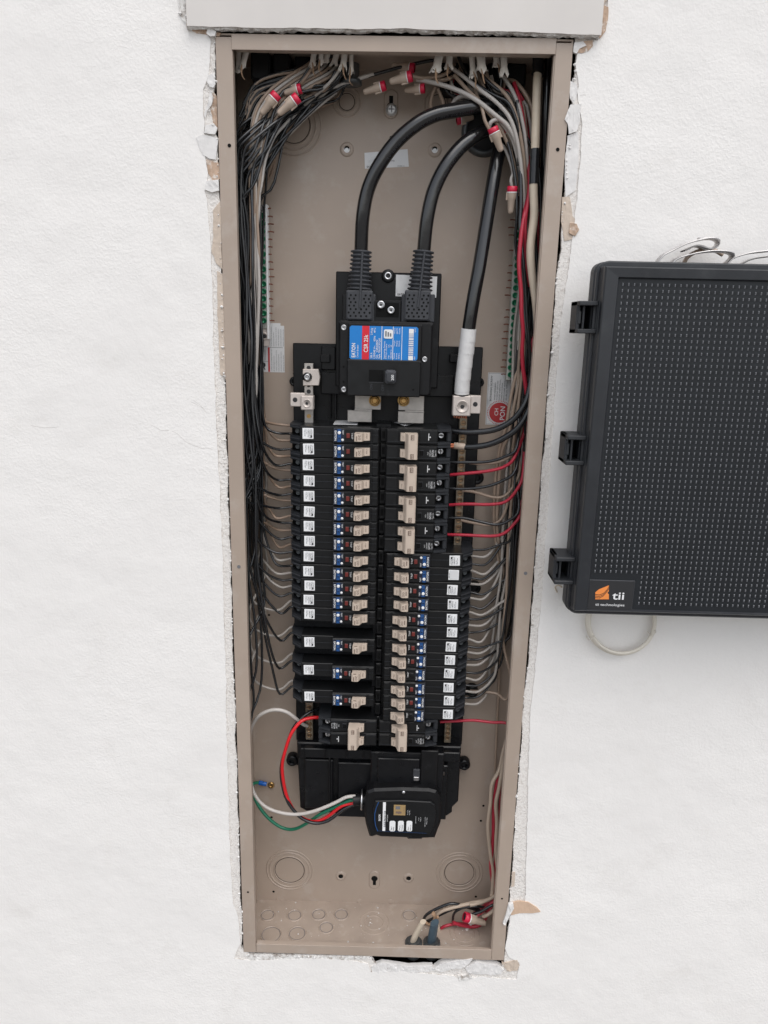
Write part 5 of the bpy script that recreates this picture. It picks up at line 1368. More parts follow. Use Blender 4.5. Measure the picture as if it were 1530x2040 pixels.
# verticals in the right bundle, seen individually
for nm, m, rr, lab, l in (
    ('red_wire', M_WRED, .0023, 'red wire coming down beside the cream cable from the top right', [(1024, 165, .05), (1032, 190, .045), (1042, 240, .042), (1050, 310, .045), (1055, 360, .04), (1052, 400, .032), (1046, 440, .03), (1047, 490, .032), (1052, 540, .036), (1056, 570, .045)]),
    ('red_wire', M_WRED, .0024, 'long red wire standing in front of the right ground bar', [(1056, 380, .04), (1044, 430, .03), (1037, 480, .024), (1034, 530, .022), (1038, 580, .022), (1039, 625, .022), (1042, 660, .024), (1040, 700, .026), (1042, 735, .028), (1048, 775, .032), (1053, 830, .045), (1050, 880, .05)]),
    ('red_wire', M_WRED, .0022, 'red wire half hidden behind the flange at the upper right', [(1082, 310, .07), (1080, 370, .07), (1076, 420, .072), (1070, 520, .07)]),
    ('red_wire', M_WRED, .0022, 'short red bend showing beside the right flange above the bonding sticker', [(1068, 665, .04), (1061, 680, .036), (1058, 700, .034), (1062, 720, .036), (1068, 760, .04)]),
    ('black_wire', M_WBLACK, .0021, 'black wire crossing over the long red wire at the right', [(1030, 200, .04), (1036, 300, .04), (1038, 400, .032), (1036, 450, .028), (1042, 520, .028), (1046, 570, .03), (1050, 640, .03), (1054, 680, .03), (1056, 740, .034)]),
    ('black_wire', M_WBLACK, .0018, 'thin black wire passing in front of the hanging splice connector', [(1006, 270, .04), (1018, 310, .04), (1028, 370, .04), (1030, 430, .04), (1027, 480, .045), (1034, 540, .05), (1040, 640, .055), (1038, 740, .06)]),
    ('black_wire', M_WBLACK, .0019, 'black wire swinging from the top middle to the right bundle', [(912, 110, .05), (925, 140, .045), (945, 165, .04), (985, 190, .035), (1012, 205, .035), (1028, 240, .035), (1040, 300, .04), (1046, 400, .045)]),
    ('black_wire', M_WBLACK, .0019, 'black wire from the second torn jacket towards the right bundle', [(950, 130, .045), (965, 155, .04), (990, 178, .038), (1014, 192, .038), (1026, 250, .04), (1034, 330, .04)]),
    ('black_wire', M_WBLACK, .0019, 'black wire below the white loop at the top right', [(930, 150, .06), (950, 180, .055), (985, 196, .05), (1016, 214, .05), (1030, 270, .05), (1038, 350, .055)]),
    ('black_wire', M_WBLACK, .0022, 'black wire beside the cream cable near the right flange', [(1072, 300, .06), (1070, 400, .055), (1066, 470, .05), (1070, 520, .05), (1074, 560, .05)]),
    ('white_wire', M_WWHITE, .0024, 'printed white wire arching from the splices across the top right', [(830, 158, .045), (870, 166, .04), (912, 180, .035), (950, 200, .03), (985, 228, .03), (1012, 252, .032), (1030, 290, .036), (1040, 350, .042), (1046, 440, .05)]),
    ('white_wire', M_WWHITE, .0022, 'white wire loop behind the printed white wire', [(902, 206, .05), (912, 195, .045), (930, 192, .04), (955, 205, .035), (985, 232, .036), (1012, 262, .038), (1028, 300, .04), (1042, 380, .046), (1048, 500, .06)]),
    ('white_wire', M_WWHITE, .0022, 'white wire hooking into the connector hanging at the top right', [(974, 256, .035), (978, 244, .032), (990, 238, .032), (1006, 244, .034), (1022, 262, .036), (1034, 310, .04), (1044, 380, .046)]),
    ('white_wire', M_WTAN, .0018, 'tan wire dropping straight into the connector hanging at the top right', [(940, 160, .05), (950, 190, .04), (960, 215, .032), (966, 240, .030), (975, 258, .031)]),
    ('white_wire', M_WTAN, .0022, 'tan wire rising to the top right beside the red wire', [(1012, 160, .06), (1024, 162, .055), (1040, 178, .05), (1056, 205, .05), (1062, 230, .05), (1064, 300, .06)]),
    ('white_wire', M_WWHITE, .0019, 'pale wire above the connector halfway down the right side', [(1020, 372, .045), (1018, 358, .044), (1022, 344, .044), (1016, 320, .046), (1006, 296, .05), (996, 286, .055)]),
    ('white_wire', M_WTAN, .0021, 'pale wire slanting across the bonding sticker', [(1046, 660, .06), (1040, 710, .06), (1026, 755, .06), (1016, 800, .06), (1008, 850, .062), (996, 890, .064), (986, 960, .066), (984, 1040, .068), (990, 1100, .07), (1000, 1160, .07)]),
    ('white_wire', M_WTAN, .0021, 'second pale wire slanting across the bonding sticker', [(1050, 680, .056), (1042, 730, .056), (1032, 770, .056), (1022, 820, .058), (1012, 870, .06), (1000, 900, .062), (993, 970, .064), (990, 1050, .066), (1000, 1120, .068), (1012, 1180, .07)]),
    ('white_wire', M_WWHITE, .0020, 'white wire low in the right bundle beside the singles', [(1020, 830, .07), (1010, 900, .07), (1012, 960, .07), (1018, 1020, .07), (1014, 1100, .072), (1008, 1200, .072), (996, 1260, .074), (984, 1320, .074)]),
    ('white_wire', M_WTAN, .0018, 'thin pale wire running straight down the right back corner', [(994, 1300, .084), (994, 1360, .084), (990, 1440, .084), (986, 1540, .086)]),
    ('red_wire', M_WRED, .0028, 'red wire running down the lower right corner', [(1004, 1510, .05), (994, 1540, .052), (984, 1600, .056), (983, 1660, .058), (978, 1720, .06), (981, 1752, .062), (985, 1780, .064), (978, 1795, .062), (955, 1812, .06), (944, 1822, .055)]),
    ('tan_wire', M_WTAN2, .0027, 'tan wire left of the red one in the lower right corner', [(1020, 1390, .05), (1016, 1440, .05), (1010, 1470, .05), (1002, 1500, .05), (994, 1535, .05), (980, 1562, .05), (977, 1600, .052), (972, 1645, .054), (977, 1700, .058), (982, 1740, .06), (980, 1780, .06), (974, 1792, .056), (950, 1797, .05), (905, 1807, .05), (880, 1815, .052), (866, 1826, .055)]),
    ('tan_wire', M_WTAN2, .0027, 'tan wire right of the red one in the lower right corner', [(1018, 1400, .04), (1014, 1470, .04), (1003, 1520, .042), (994, 1570, .044), (988, 1600, .046), (990, 1640, .05), (988, 1690, .054), (992, 1740, .056), (990, 1775, .058), (984, 1786, .056), (960, 1797, .05), (936, 1803, .046)]),
    ('black_wire', M_WBLACK, .0020, 'black wire behind the tan ones in the lower right corner', [(1016, 1460, .06), (1004, 1530, .062), (996, 1600, .066), (994, 1680, .068), (990, 1760, .07), (984, 1800, .066), (960, 1812, .06), (930, 1806, .055), (900, 1812, .055), (866, 1828, .058), (846, 1838, .06)]),
    ('black_wire', M_WBLACK, .0018, 'black wire looping by the lower splice connector', [(985, 1812, .06), (955, 1806, .05), (925, 1808, .05), (906, 1818, .052), (902, 1834, .056), (905, 1842, .06)]),
    ('red_wire', M_WRED, .0022, 'red wire stub at the bottom cable entries', [(944, 1842, .06), (915, 1840, .056), (898, 1842, .052), (884, 1846, .050), (876, 1852, .052)]),
    ('white_wire', M_WWHITE, .0023, 'white wire bent low at the bottom cable entries', [(872, 1858, .052), (890, 1860, .05), (912, 1862, .05), (926, 1856, .05), (934, 1846, .052), (940, 1838, .054)]),
    ('white_wire', M_WWHITE, .0024, 'white looped neutral wire of the surge protector', [(612, 1446, .056), (604, 1443, .050), (590, 1432, .040), (570, 1418, .034), (545, 1414, .032), (520, 1423, .032), (505, 1440, .036), (498, 1462, .042), (497, 1500, .048), (498, 1540, .046), (504, 1575, .042), (520, 1600, .038), (545, 1615, .034), (580, 1622, .032), (610, 1620, .030), (640, 1611, .028), (670, 1598, .028), (690, 1588, .029), (708, 1586, .030)]),
    ('green_wire', M_WGREEN, .0023, 'green wire looping low from the surge protector', [(708, 1593, .032), (690, 1597, .034), (660, 1612, .038), (635, 1624, .042), (610, 1641, .050), (585, 1652, .056), (560, 1648, .060), (535, 1630, .062), (515, 1605, .066), (504, 1580, .072), (503, 1564, .080), (508, 1560, .086), (516, 1559, .090)]),
    ('red_wire', M_WRED2, .0023, 'bright red looped wire from the surge protector to the left double breaker', [(640, 1429, .044), (620, 1430, .040), (600, 1437, .034), (580, 1462, .028), (567, 1500, .026), (562, 1530, .028), (567, 1570, .032), (577, 1600, .036), (592, 1622, .040), (612, 1634, .040), (632, 1636, .038), (655, 1625, .036), (680, 1606, .034), (706, 1599, .034)]),
    ('black_wire', M_WBLACK, .0023, 'black looped wire beside the bright red one', [(636, 1412, .060), (618, 1418, .052), (600, 1432, .046), (584, 1452, .040), (570, 1490, .034), (560, 1530, .032), (564, 1570, .034), (575, 1600, .034), (592, 1622, .034), (608, 1634, .034), (630, 1640, .034), (655, 1634, .034), (685, 1612, .034), (706, 1602, .036)]),
    ('white_wire', M_WTAN, .0019, 'tan wire from the top left splices into the torn jacket', [(596, 180, .042), (615, 177, .042), (640, 168, .045), (655, 150, .05), (664, 135, .055), (680, 118, .06)]),
    ('white_wire', M_WTAN, .0019, 'tan wire from the top left splices below the first', [(606, 197, .042), (628, 188, .042), (648, 178, .044), (660, 162, .048), (662, 148, .052)]),
    ('white_wire', M_WTAN, .0020, 'tan wire from the top middle connector to the torn jackets', [(820, 152, .04), (845, 156, .042), (875, 152, .045), (895, 142, .05), (905, 128, .055)]),
    ('white_wire', M_WTAN, .0020, 'second tan wire from the top middle connector to the torn jackets', [(820, 156, .045), (850, 160, .045), (885, 159, .048), (908, 150, .052), (918, 135, .058)]),
    ('white_wire', M_WTAN, .0018, 'tan wire loop hanging below the top middle connector', [(868, 172, .05), (861, 190, .055), (858, 210, .06), (864, 220, .062), (876, 222, .06), (884, 214, .058), (880, 196, .055), (872, 176, .05)]),
    ('black_wire', M_WBLACK, .0018, 'black wire running along the top middle under the flange', [(878, 118, .06), (840, 124, .055), (790, 136, .05), (740, 150, .05), (700, 160, .05), (660, 178, .05), (620, 198, .048), (590, 220, .05), (560, 240, .055)]),
    ):
    wire(nm, pp(l), rr, m, lab, 'wire', n=9)
# pale sheaths reaching from splice to jackets, more dark wires at the top right
xs_ = sorted(895 + random.Random(1300 + j).random() * 110 for j in range(16))
for j in range(16):
    r = random.Random(1300 + j); r.random(); x0_ = xs_[j]; y0_ = 112
    wire('bundle_wire', pp([(x0_, y0_, .055), (x0_ + 12, y0_ + 28, .05), (x0_ * .5 + 505, 178 + r.random() * 26, .045 + r.random() * .02), (1028 + r.random() * 10, 235 + r.random() * 20, .05), (1040 + r.random() * 12, 330, .055 + r.random() * .02), (1046 + r.random() * 14, 450, .06), (1044 + r.random() * 16, 600, .065)]), RW, M_WBLACK if j % 3 else M_WTAN, ('black' if j % 3 else 'tan') + ' wire ' + ORD[j] + ' from the left of those dropping from the top right jackets', 'wire', 'wires dropping from the top right jackets')

for j, (m_, l, lab) in enumerate((
    (M_WWHITE, [(890, 128, .05), (920, 150, .04), (955, 178, .032), (990, 205, .030), (1018, 240, .030), (1034, 300, .034), (1044, 390, .040), (1050, 480, .05)], 'upper white wire fanning from the curled jackets to the right bundle'),
    (M_WTAN, [(950, 140, .05), (985, 168, .04), (1012, 195, .036), (1030, 240, .036), (1044, 320, .040), (1050, 420, .046)], 'tan wire fanning from the white jacket to the right bundle'),
    (M_WWHITE, [(1000, 150, .05), (1020, 180, .042), (1036, 222, .040), (1048, 290, .042), (1052, 380, .046)], 'short white wire falling from the grey jacket to the right bundle'),
    (M_WTAN, [(905, 150, .045), (930, 178, .038), (948, 196, .034), (972, 222, .034), (1000, 262, .038), (1022, 320, .044), (1034, 400, .05)], 'lower tan wire fanning from the curled jackets to the right bundle'),
    (M_WRED, [(1008, 1500, .06), (1000, 1560, .06), (996, 1620, .062), (990, 1690, .062), (986, 1740, .062), (988, 1785, .058), (972, 1806, .05), (952, 1822, .045), (936, 1832, .042)], 'second red wire reaching the lower splice connector'),
    (M_WRED, [(985, 1800, .05), (972, 1818, .05), (962, 1838, .052), (944, 1846, .052), (920, 1843, .05), (902, 1838, .048)], 'red wire curling under the lower splice connector'),
    (M_WBLACK, [(992, 1800, .045), (975, 1806, .042), (958, 1816, .042), (940, 1822, .042), (925, 1832, .044)], 'black wire crossing above the lower splice connector'),
    (M_WBLACK, [(1014, 1480, .064), (1000, 1550, .066), (990, 1640, .07), (988, 1720, .072), (984, 1790, .07), (966, 1815, .06), (940, 1810, .055), (905, 1800, .05), (880, 1806, .05), (850, 1822, .052), (842, 1838, .055)], 'black wire arching over the bottom cable stubs'),
    (M_WTAN2, [(996, 1795, .045), (984, 1812, .044), (972, 1822, .044), (962, 1826, .046)], 'tan wire tail behind the lower splice connector'),
    (M_JPAPER, [(846, 1836, .056), (856, 1842, .054), (866, 1838, .05), (872, 1826, .048)], 'brown paper strand between the two bottom cable stubs'),
    )):
    wire('loose_wire', pp(l), .0027 if j in (4, 5, 8) else .0021, m_, lab, n=9)
# feeder cables
def feeder(l, lab, r_=.0077):
    pts = pp(l); mb = MB(); mb.tube(pts, r_, M_CBLACK, 20, sub=8)
    return solo(mb, 'feeder_cable', lab, 'cable', 'thick black feeder cables')
def along(mb, l, s, side, r_, h=.0030, start=.2, m=M_GINK):
    """small embossed lettering following a cable"""
    ps = spline(pp(l), 40); L = [0]
    for a, b in zip(ps, ps[1:]): L.append(L[-1] + (b - a).length)
    t = start * L[-1]
    for ch in s:
        vs, fs, x0, x1, y0, y1 = glyphs(ch, .0)
        if not vs: t += h * .7; continue
        i = next(i for i in range(len(L)) if L[i] >= t); p = ps[i]; tg = (ps[min(i + 1, len(ps) - 1)] - ps[i - 1]).normalized()
        view = (CAM_LOC - p); view -= tg * view.dot(tg); view.normalize(); sd = tg.cross(view)
        ang = side / r_
        k = h / .7; out = []
        for a, b in vs:
            an = ang + (b * k) / r_; out.append(p + tg * ((a - x0) * k) + (view * math.cos(an) + sd * -math.sin(an)) * (r_ + .0002))
        mb.add(out, fs, m); t += (x1 - x0) * k + h * .35
FA = [(1018, 214, .070), (985, 210, .052), (945, 213, .040), (905, 220, .034), (868, 228, .030), (832, 246, .028), (790, 282, .028), (755, 330, .028), (733, 378, .030), (723, 430, .032), (720, 480, .036), (719, 530, .040)]
FB = [(1005, 252, .076), (975, 258, .058), (945, 272, .046), (915, 296, .040), (886, 334, .036), (864, 380, .035), (852, 430, .035), (846, 480, .037), (842, 535, .040)]
FC = [(1010, 268, .080), (998, 292, .070), (990, 320, .060), (981, 370, .052), (968, 450, .044), (955, 530, .038), (944, 590, .036), (936, 640, .036), (928, 700, .038), (921, 760, .042), (920, 795, .044)]
fa = feeder(FA, 'thick black feeder cable arching to the left terminal of the main breaker')
fb = feeder(FB, 'thick black feeder cable arching to the right terminal of the main breaker')
fc = feeder(FC, 'thick black neutral feeder cable with white tape running down to the lug')
for o, l, s, sd_, st_ in ((fa, FA, 'E357222 XLP CABLE 600V XHHW 2/0 COMPACT AL', .0030, .20), (fb, FB, 'XLP CABLE 600V XHHW', .0034, .35)):
    mb = MB(); along(mb, l, s, sd_, .0077, .0026, st_, M_GREYP)
    mb.v = [(v[0] - o.location.x, v[1] - o.location.y, v[2] - o.location.z) for v in mb.v]
    link('printed_legend', mb.mesh('printed_legend'), o)
mb = MB(); tl = [(934, 655, .036), (930, 690, .0375), (925, 730, .040), (921, 765, .0425), (920, 784, .044)]
mb.tube(pp(tl), .0089, M_TAPEW, 22, sub=8)
for k in range(7):     # overlapping turns
    f = k / 7; i0 = Vector(pp(tl)[0]).lerp(pp(tl)[-1], f); i1 = Vector(pp(tl)[0]).lerp(pp(tl)[-1], f + .12)
ps = spline(pp(tl), 12); turns = []
for i in range(len(ps) - 1):
    pass
mb.v = [(v[0] - fc.location.x, v[1] - fc.location.y, v[2] - fc.location.z) for v in mb.v]
tw = link('white_tape', mb.mesh('white_tape'), fc, (0, 0, 0)); tw['label'] = 'white tape wound round the lower end'
for k, (i0, rr) in enumerate(((4, .00905), (12, .0091), (20, .00905), (28, .0091), (36, .00905))):
    mb = MB(); a = ps[i0]; ax = (ps[i0 + 1] - ps[i0]).normalized() + Vector((.03, 0, .02 * (k % 2)))
    mb.lathe(a, ax, [(0, rr), (.0081, rr)], M_TAPEW, 22, cap=False)
    mb.v = [(v[0] - fc.location.x, v[1] - fc.location.y, v[2] - fc.location.z) for v in mb.v]
    link('tape_turn', mb.mesh('tape_turn'), tw)
# copper strands below the lug
mb = MB()
for j in range(6):
    a = P(905.5 + j * 4.6, 828, .042 - (j % 2) * .002); mb.tube([a + Vector((0, 0, .003)), a - Vector((0, 0, .0022 + (j % 3) * .0006))], .0013, M_COPPER, 8, sub=2)
solo(mb, 'copper_strands', 'bright copper strand ends below the right neutral lug', 'wire strands')

# cream cable and its neighbours
CC = [(1072, 143, .0405), (1070, 170, .036), (1068, 230, .032), (1066, 300, .028), (1063, 370, .026), (1064, 430, .024), (1057, 490, .022), (1059, 540, .022), (1066, 600, .024), (1069, 650, .026), (1065, 700, .030), (1059, 745, .040)]
mb = MB(); mb.tube(pp(CC), .0046, M_CREAM, 14, sub=7, prof=lambda f: 1 if f < .6 else 1 - (f - .6) * 1.2)
cc_ = solo(mb, 'cream_cable', 'cream sheathed cable with a band of black tape at the upper right', 'cable')
mb = MB(); mb.tube(pp([(1066.1, 297, .028), (1064.5, 332, .027), (1063.1, 367, .026)]), .0051, M_TAPEB, 16, sub=8, prof=lambda f: 1 + .03 * math.sin(f * 20))
mb.v = [(v[0] - cc_.location.x, v[1] - cc_.location.y, v[2] - cc_.location.z) for v in mb.v]
link('black_tape', mb.mesh('black_tape'), cc_)
mb = MB(); mb.tube(pp([(1072, 104, .042), (1073, 120, .042), (1073, 140, .041), (1071, 149, .040)]), .0066, M_TAPEB, 16, sub=4); solo(mb, 'cable_collar', 'black collar where the cream cable enters at the top', 'cable collar')
wire('black_cable', pp([(1092, 112, .05), (1090, 160, .05), (1088, 230, .05), (1086, 300, .054), (1083, 380, .058), (1078, 450, .062), (1074, 520, .066), (1070, 600, .07)]), .0044, M_CBLACK, 'smooth black cable hugging the right flange behind the cream cable', 'cable', n=14)
wire('black_cable', pp([(1106, 112, .03), (1104, 180, .03), (1100, 260, .035), (1096, 340, .045), (1090, 420, .06)]), .0040, M_CBLACK, 'second black cable deep behind the right flange', 'cable', n=14)

# torn jackets hanging from the top
def jacket(px, w, y1, d, lab, lean=0, paper=True, y0=101):
    r = random.Random(int(px)); d -= .020; y1 += 7; a = P(px, y0 - 2, d); b = P(px + lean, y1, d)
    root = thing('cable_jacket', lab, 'cable jacket', tuple(a), 'torn cable jackets at the top')
    mb = MB(); w2 = w / 1.9 / 1000 / 2
    n = 8; vs = []
    for i in range(n + 1):      # half-open sheath
        t = i / n; ang = PI * (.15 + 1.35 * t)
        for k in range(6):
            s = k / 5; cut = (1 - .25 * abs(math.sin(i * 2.1 + px)) * (s > .9))
            p = a.lerp(b, s * cut); fl = 1 + .5 * s * (1 if s > .6 else 0)
            vs.append(p + Vector((math.cos(ang) * w2 * fl, -abs(math.sin(ang)) * w2 * .7, 0)))
    fs = [(i * 6 + k, i * 6 + k + 1, (i + 1) * 6 + k + 1, (i + 1) * 6 + k) for i in range(n) for k in range(5)]
    vs += [v + Vector((0, .0008, 0)) for v in vs]; N = (n + 1) * 6
    fs += [(N + f[3], N + f[2], N + f[1], N + f[0]) for f in fs]
    fs += [(i * 6 + 5, N + i * 6 + 5, N + (i + 1) * 6 + 5, (i + 1) * 6 + 5) for i in range(n)]
    mb.add(vs, fs, M_JACKET, True); part(mb, 'sheath', root)
    if paper:
        mb = MB(); q = b + Vector(((r.random() - .5) * .004, -.003, .002))
        mb.tube([a.lerp(b, .5), q, q + Vector((.002 * (r.random() - .3), -.001, -.006)), q + Vector((.003, .001, -.009))], w2 * .55, M_JPAPER, 6, sub=3, flat=(1, .3), prof=lambda f: 1 - .7 * f)
        part(mb, 'paper_filler', root)
for px, w, y1, d, lean, pap in ((476, 10, 146, .050, -2, False), (492, 13, 138, .046, -12, True), (627, 12, 133, .050, -6, True), (640, 10, 128, .046, 0, True), (655, 12, 124, .058, -8, False), (688, 13, 138, .046, -6, True), (700, 9, 150, .052, 0, True), (673, 13, 130, .058, -10, False),
                                (878, 18, 146, .045, -12, True), (896, 14, 138, .050, -2, True), (939, 12, 158, .052, 5, True), (957, 18, 146, .045, 4, True), (988, 13, 134, .055, 2, True), (1003, 14, 152, .048, 2, False)):
    side = 'left' if px < 720 else 'right'
    kk = {476: 'plain cable jacket tucked against the left flange at the top', 492: 'torn cream jacket leaning beside the left flange', 627: 'torn jacket leftmost of the cluster at the top left', 640: 'narrow torn jacket second in the top left cluster',
          655: 'pale jacket leaning in the middle of the top left cluster', 688: 'torn jacket with paper filler right of the top left cluster', 700: 'slim long jacket ending the top left cluster', 673: 'wide pale jacket bending in the top left cluster',
          878: 'wide curled jacket leftmost of the top right cluster', 896: 'curled jacket second in the top right cluster', 939: 'long torn jacket with brown paper in the top right cluster', 957: 'wide white jacket in the top right cluster', 988: 'short jacket with brown paper in the top right cluster', 1003: 'grey jacket at the right end of the top right cluster'}[px]
    jacket(px, w, y1, d, kk, lean, pap)
M_RUB = mat('black_rubber', (.008, .008, .009), rough=.6, spec=.3)
mb = MB(); c = P(700, 108, .055)
mb.lathe((c.x, .055, 1.118), (0, 0, -1), [(-.01, .009), (.004, .009), (.006, .012), (.010, .012), (.010, .006)], M_DGREY, 18)
solo(mb, 'cable_clamp', 'dark cable clamp at the top beside the left cluster', 'cable clamp')
for px, w_, d_, lab in ((520, 40, .050, 'black cable entry block at the far left of the top'), (562, 36, .054, 'black cable entry block second from the left at the top'), (604, 34, .060, 'black cable entry block left of the torn jackets'), (650, 46, .070, 'black cable entry block behind the top left jackets'),
                        (905, 60, .072, 'black cable entry block behind the top right jackets'), (965, 48, .074, 'black cable entry block above the feeder cables'), (1030, 40, .070, 'black cable entry block near the top right corner')):
    c = P(px, 110, d_); hw = w_ / 1.9 / 2000; mb = MB()  # dark connectors, more of them added to darken the top behind the wires
    mb.box(c.x - hw, c.x + hw, d_ - .006, .094, 1.118 - (.006 if px % 4 else .010), 1.1352, M_RUB, .002)
    mb.box(c.x - hw * .8, c.x + hw * .8, d_ - .004, .09, 1.112 - (.006 if px % 4 else .010), 1.119, M_RUB, .002)
    solo(mb, 'cable_entry', lab, 'cable entry')

# splice connectors
def nut(px0, py0, d0, px1, py1, d1, lab, r_=.0054):
    a, b = P(px0, py0, d0), P(px1, py1, d1); L = (b - a).length; ax = b - a
    root = thing('splice_connector', lab, 'splice connector', tuple(a), 'tan splice connectors with red collars')
    mb = MB(); mb.lathe(a, ax, [(L * .22, r_ * 1.0), (L * .45, r_ * .98), (L * .5, r_ * .80), (L * .9, r_ * .62), (L * .97, r_ * .5), (L, r_ * .2)], M_NUT, 18)
    u = ax.normalized().cross(Vector((0, 1, 0))).normalized()
    for s in (-1, 1):
        c = a + ax * .34 + u * s * r_ * 1.02; mb.tube([c - ax * .12, c + ax * .16], .0011, M_NUT, 5, sub=2)
    part(mb, 'tapered_body', root)
    mb = MB(); mb.lathe(a, ax, [(-.0002, r_ * .78), (0, r_ * 1.06), (L * .20, r_ * 1.08), (L * .22, r_ * 1.0)], M_NUTR, 18, cap=False)
    mb.lathe(a, ax, [(L * .2, r_ * 1.1), (L * .235, r_ * 1.1)], M_STICK, 18, cap=False)
    mb.lathe(a, ax, [(L * .06, 0.0001), (L * .061, r_ * .9)], M_INK, 14, cap=False)
    part(mb, 'red_collar', root)
nut(552, 187, .018, 520, 228, .020, 'splice connector at the left end of the top left pair')
nut(594, 193, .017, 554, 228, .019, 'splice connector in front and right of the top left pair')
nut(600, 176, .026, 566, 186, .028, 'splice connector behind the top left pair', .0048)
nut(821, 151, .030, 776, 163, .034, 'largest splice connector at the top middle')
nut(768, 170, .042, 724, 184, .046, 'splice connector at the left of the top middle group', .0048)
nut(846, 176, .045, 806, 180, .050, 'splice connector below and right of the top middle group', .0046)
nut(826, 136, .050, 780, 131, .055, 'splice connector tucked behind the top middle group', .0046)
nut(981, 254, .026, 999, 302, .030, 'splice connector hanging point down at the top right')
nut(1010, 256, .046, 1022, 282, .050, 'splice connector half hidden behind the right bundle', .0044)
nut(910, 240, .060, 944, 233, .062, 'splice connector peeping from behind the left feeder cable', .0046)
nut(1021, 371, .040, 1017, 426, .044, 'splice connector hanging halfway down the right side')
nut(925, 1826, .036, 968, 1840, .040, 'splice connector lying at the bottom of the box', .0064)

# conduit bushing behind the feeders
mb = MB(); c = P(966, 262, .092)
mb.lathe((c.x, .0952, c.z), (0, -1, 0), [(0, .027), (.004, .0265), (.0075, .0245), (.0080, .021), (.004, .020)], M_DGREY, 36, cap=False)
mb.disc((c.x, .0915, c.z), .0205, M_INK, 30)
solo(mb, 'conduit_bushing', 'grey metal conduit bushing behind the feeder cables', 'bushing')
# bushing and lugs at the bottom
for px, lab, m_, jl in ((828, 'metal cable clamp holding the cream cable at the bottom', M_CREAM, [(820, 1884), (828, 1866), (838, 1846), (843, 1836)]), (864, 'metal cable clamp holding the blue grey cable at the bottom', M_BLUETAPE, [(861, 1886), (862, 1868), (864, 1850), (866, 1838)])):
    c = floor_pt(px - 4, 1880); c.z = T
    root = thing('cable_clamp', lab, 'cable clamp', tuple(c), 'cable clamps at the bottom')
    mb = MB(); mb.lathe((c.x, c.y, c.z), (0, 0, 1), [(0, .0125), (.003, .0125), (.0035, .0110), (.0045, .0095), (.006, .0095)], M_DGREY, 12, smooth=False); part(mb, 'ring', root)
    mb = MB(); mb.tube([(c.x, c.y, -.001), (c.x, c.y, -.018)], .010, M_DGREY, 14, sub=2); part(mb, 'neck', root)
    mb = MB(); q = P(px + 2, 1909, .02); mb.lathe((q.x - .012, .02, -.008), (1, 0, 0), [(0, .0018), (.008, .0018), (.008, .0034), (.011, .0034), (.011, .0018), (.016, .0018)], M_STEEL, 10); part(mb, 'clamp_screw', root)
    mb = MB()
    top = P(jl[-1][0], jl[-1][1], c.y - .004)
    mb.tube([(c.x, c.y, -.01), (c.x, c.y, .008), ((c.x + top.x) / 2, c.y - .002, (top.z) * .55 + .004), tuple(top)], .0064 if m_ == M_CREAM else .0086, m_, 14, sub=6, flat=(1, .62), prof=(lambda f: 1 - .12 * f))
    solo(mb, 'cable', 'cream cable stub rising from the left clamp at the bottom' if m_ == M_CREAM else 'blue grey taped cable stub rising from the right clamp at the bottom', 'cable')
mb = MB(); mb.tube(pp([(868, 1850, .050), (863, 1838, .048), (866, 1826, .046), (862, 1818, .046)]), .0042, M_JPAPER, 8, sub=4, flat=(1, .5), prof=lambda f: 1 - .4 * f + .2 * math.sin(f * 9)); solo(mb, 'paper_filler', 'twisted brown paper filler above the blue grey cable stub', 'paper filler')
mb = MB(); mb.tube(pp([(874, 1858, .048), (872, 1848, .046), (868, 1840, .046)]), .0036, M_CREAM, 8, sub=4, flat=(1, .6)); solo(mb, 'paper_filler', 'pale paper filler beside the brown one at the bottom', 'paper filler')
# ring terminal on the green wire
rt = thing('ring_terminal', 'blue ring terminal with brass eye holding the green wire to the back panel', 'ring terminal', tuple(P(540, 1564, .093)))
mb = MB(); a, b = P(515, 1559, .0905), P(531, 1562.5, .0905); mb.lathe(a, b - a, [(0, .0026), (.001, .0034), ((b - a).length, .0030)], M_BLUET, 14); part(mb, 'blue_barrel', rt)
mb = MB(); c = P(540, 1565, .092); mb.lathe((c.x, .0935, c.z), (0, -1, 0), [(0, .0048), (.0016, .0046), (.0018, .0020), (.0006, .0018)], M_BRASS, 16); part(mb, 'eye', rt)

# ---------------------------------------------------------------- charcoal network box on the right
DL = -.078
nb = thing('network_box', 'charcoal plastic wall box with a dimpled lid and an orange logo badge', 'wall box', (X(1360, 900, 0), 0, Z(1200, 1228, DL)))
XI0 = X(1176, 560, -.040); XI1 = XI0 + .40
ZT0 = Z(1240, 521, -.058); ZB0 = Z(1180, 1222, -.058)
def rrect(x0, x1, z0, z1, r, n=6):
    out = []
    for cx, cz, a0 in ((x1 - r, z1 - r, 0), (x0 + r, z1 - r, PI / 2), (x0 + r, z0 + r, PI), (x1 - r, z0 + r, 3 * PI / 2)):
        for i in range(n + 1): a = a0 + PI / 2 * i / n; out.append((cx + r * math.cos(a), cz + r * math.sin(a)))
    return out
mb = MB(); mb.prism(rrect(XI0 + .030, XI1, ZB0 + .028, ZT0 - .004, .010), -.0385, -.0005, M_TIIH, .002)
mb.prism(rrect(XI0, XI1, ZB0, ZT0, .010), -.054, -.038, M_TIIH, .002)
mb.prism(rrect(XI0 + .003, XI1 - .003, ZB0 + .003, ZT0 - .003, .011), -.056, -.048, M_TIIH, .001)
part(mb, 'base', nb)
mb = MB()
XJ0 = X(1200, 560, -.070)
mb.prism(rrect(XI0 + .001, XI1 - .001, ZB0 - .0004, ZT0 + .0004, .012), -.060, -.0545, M_TII, .0015)
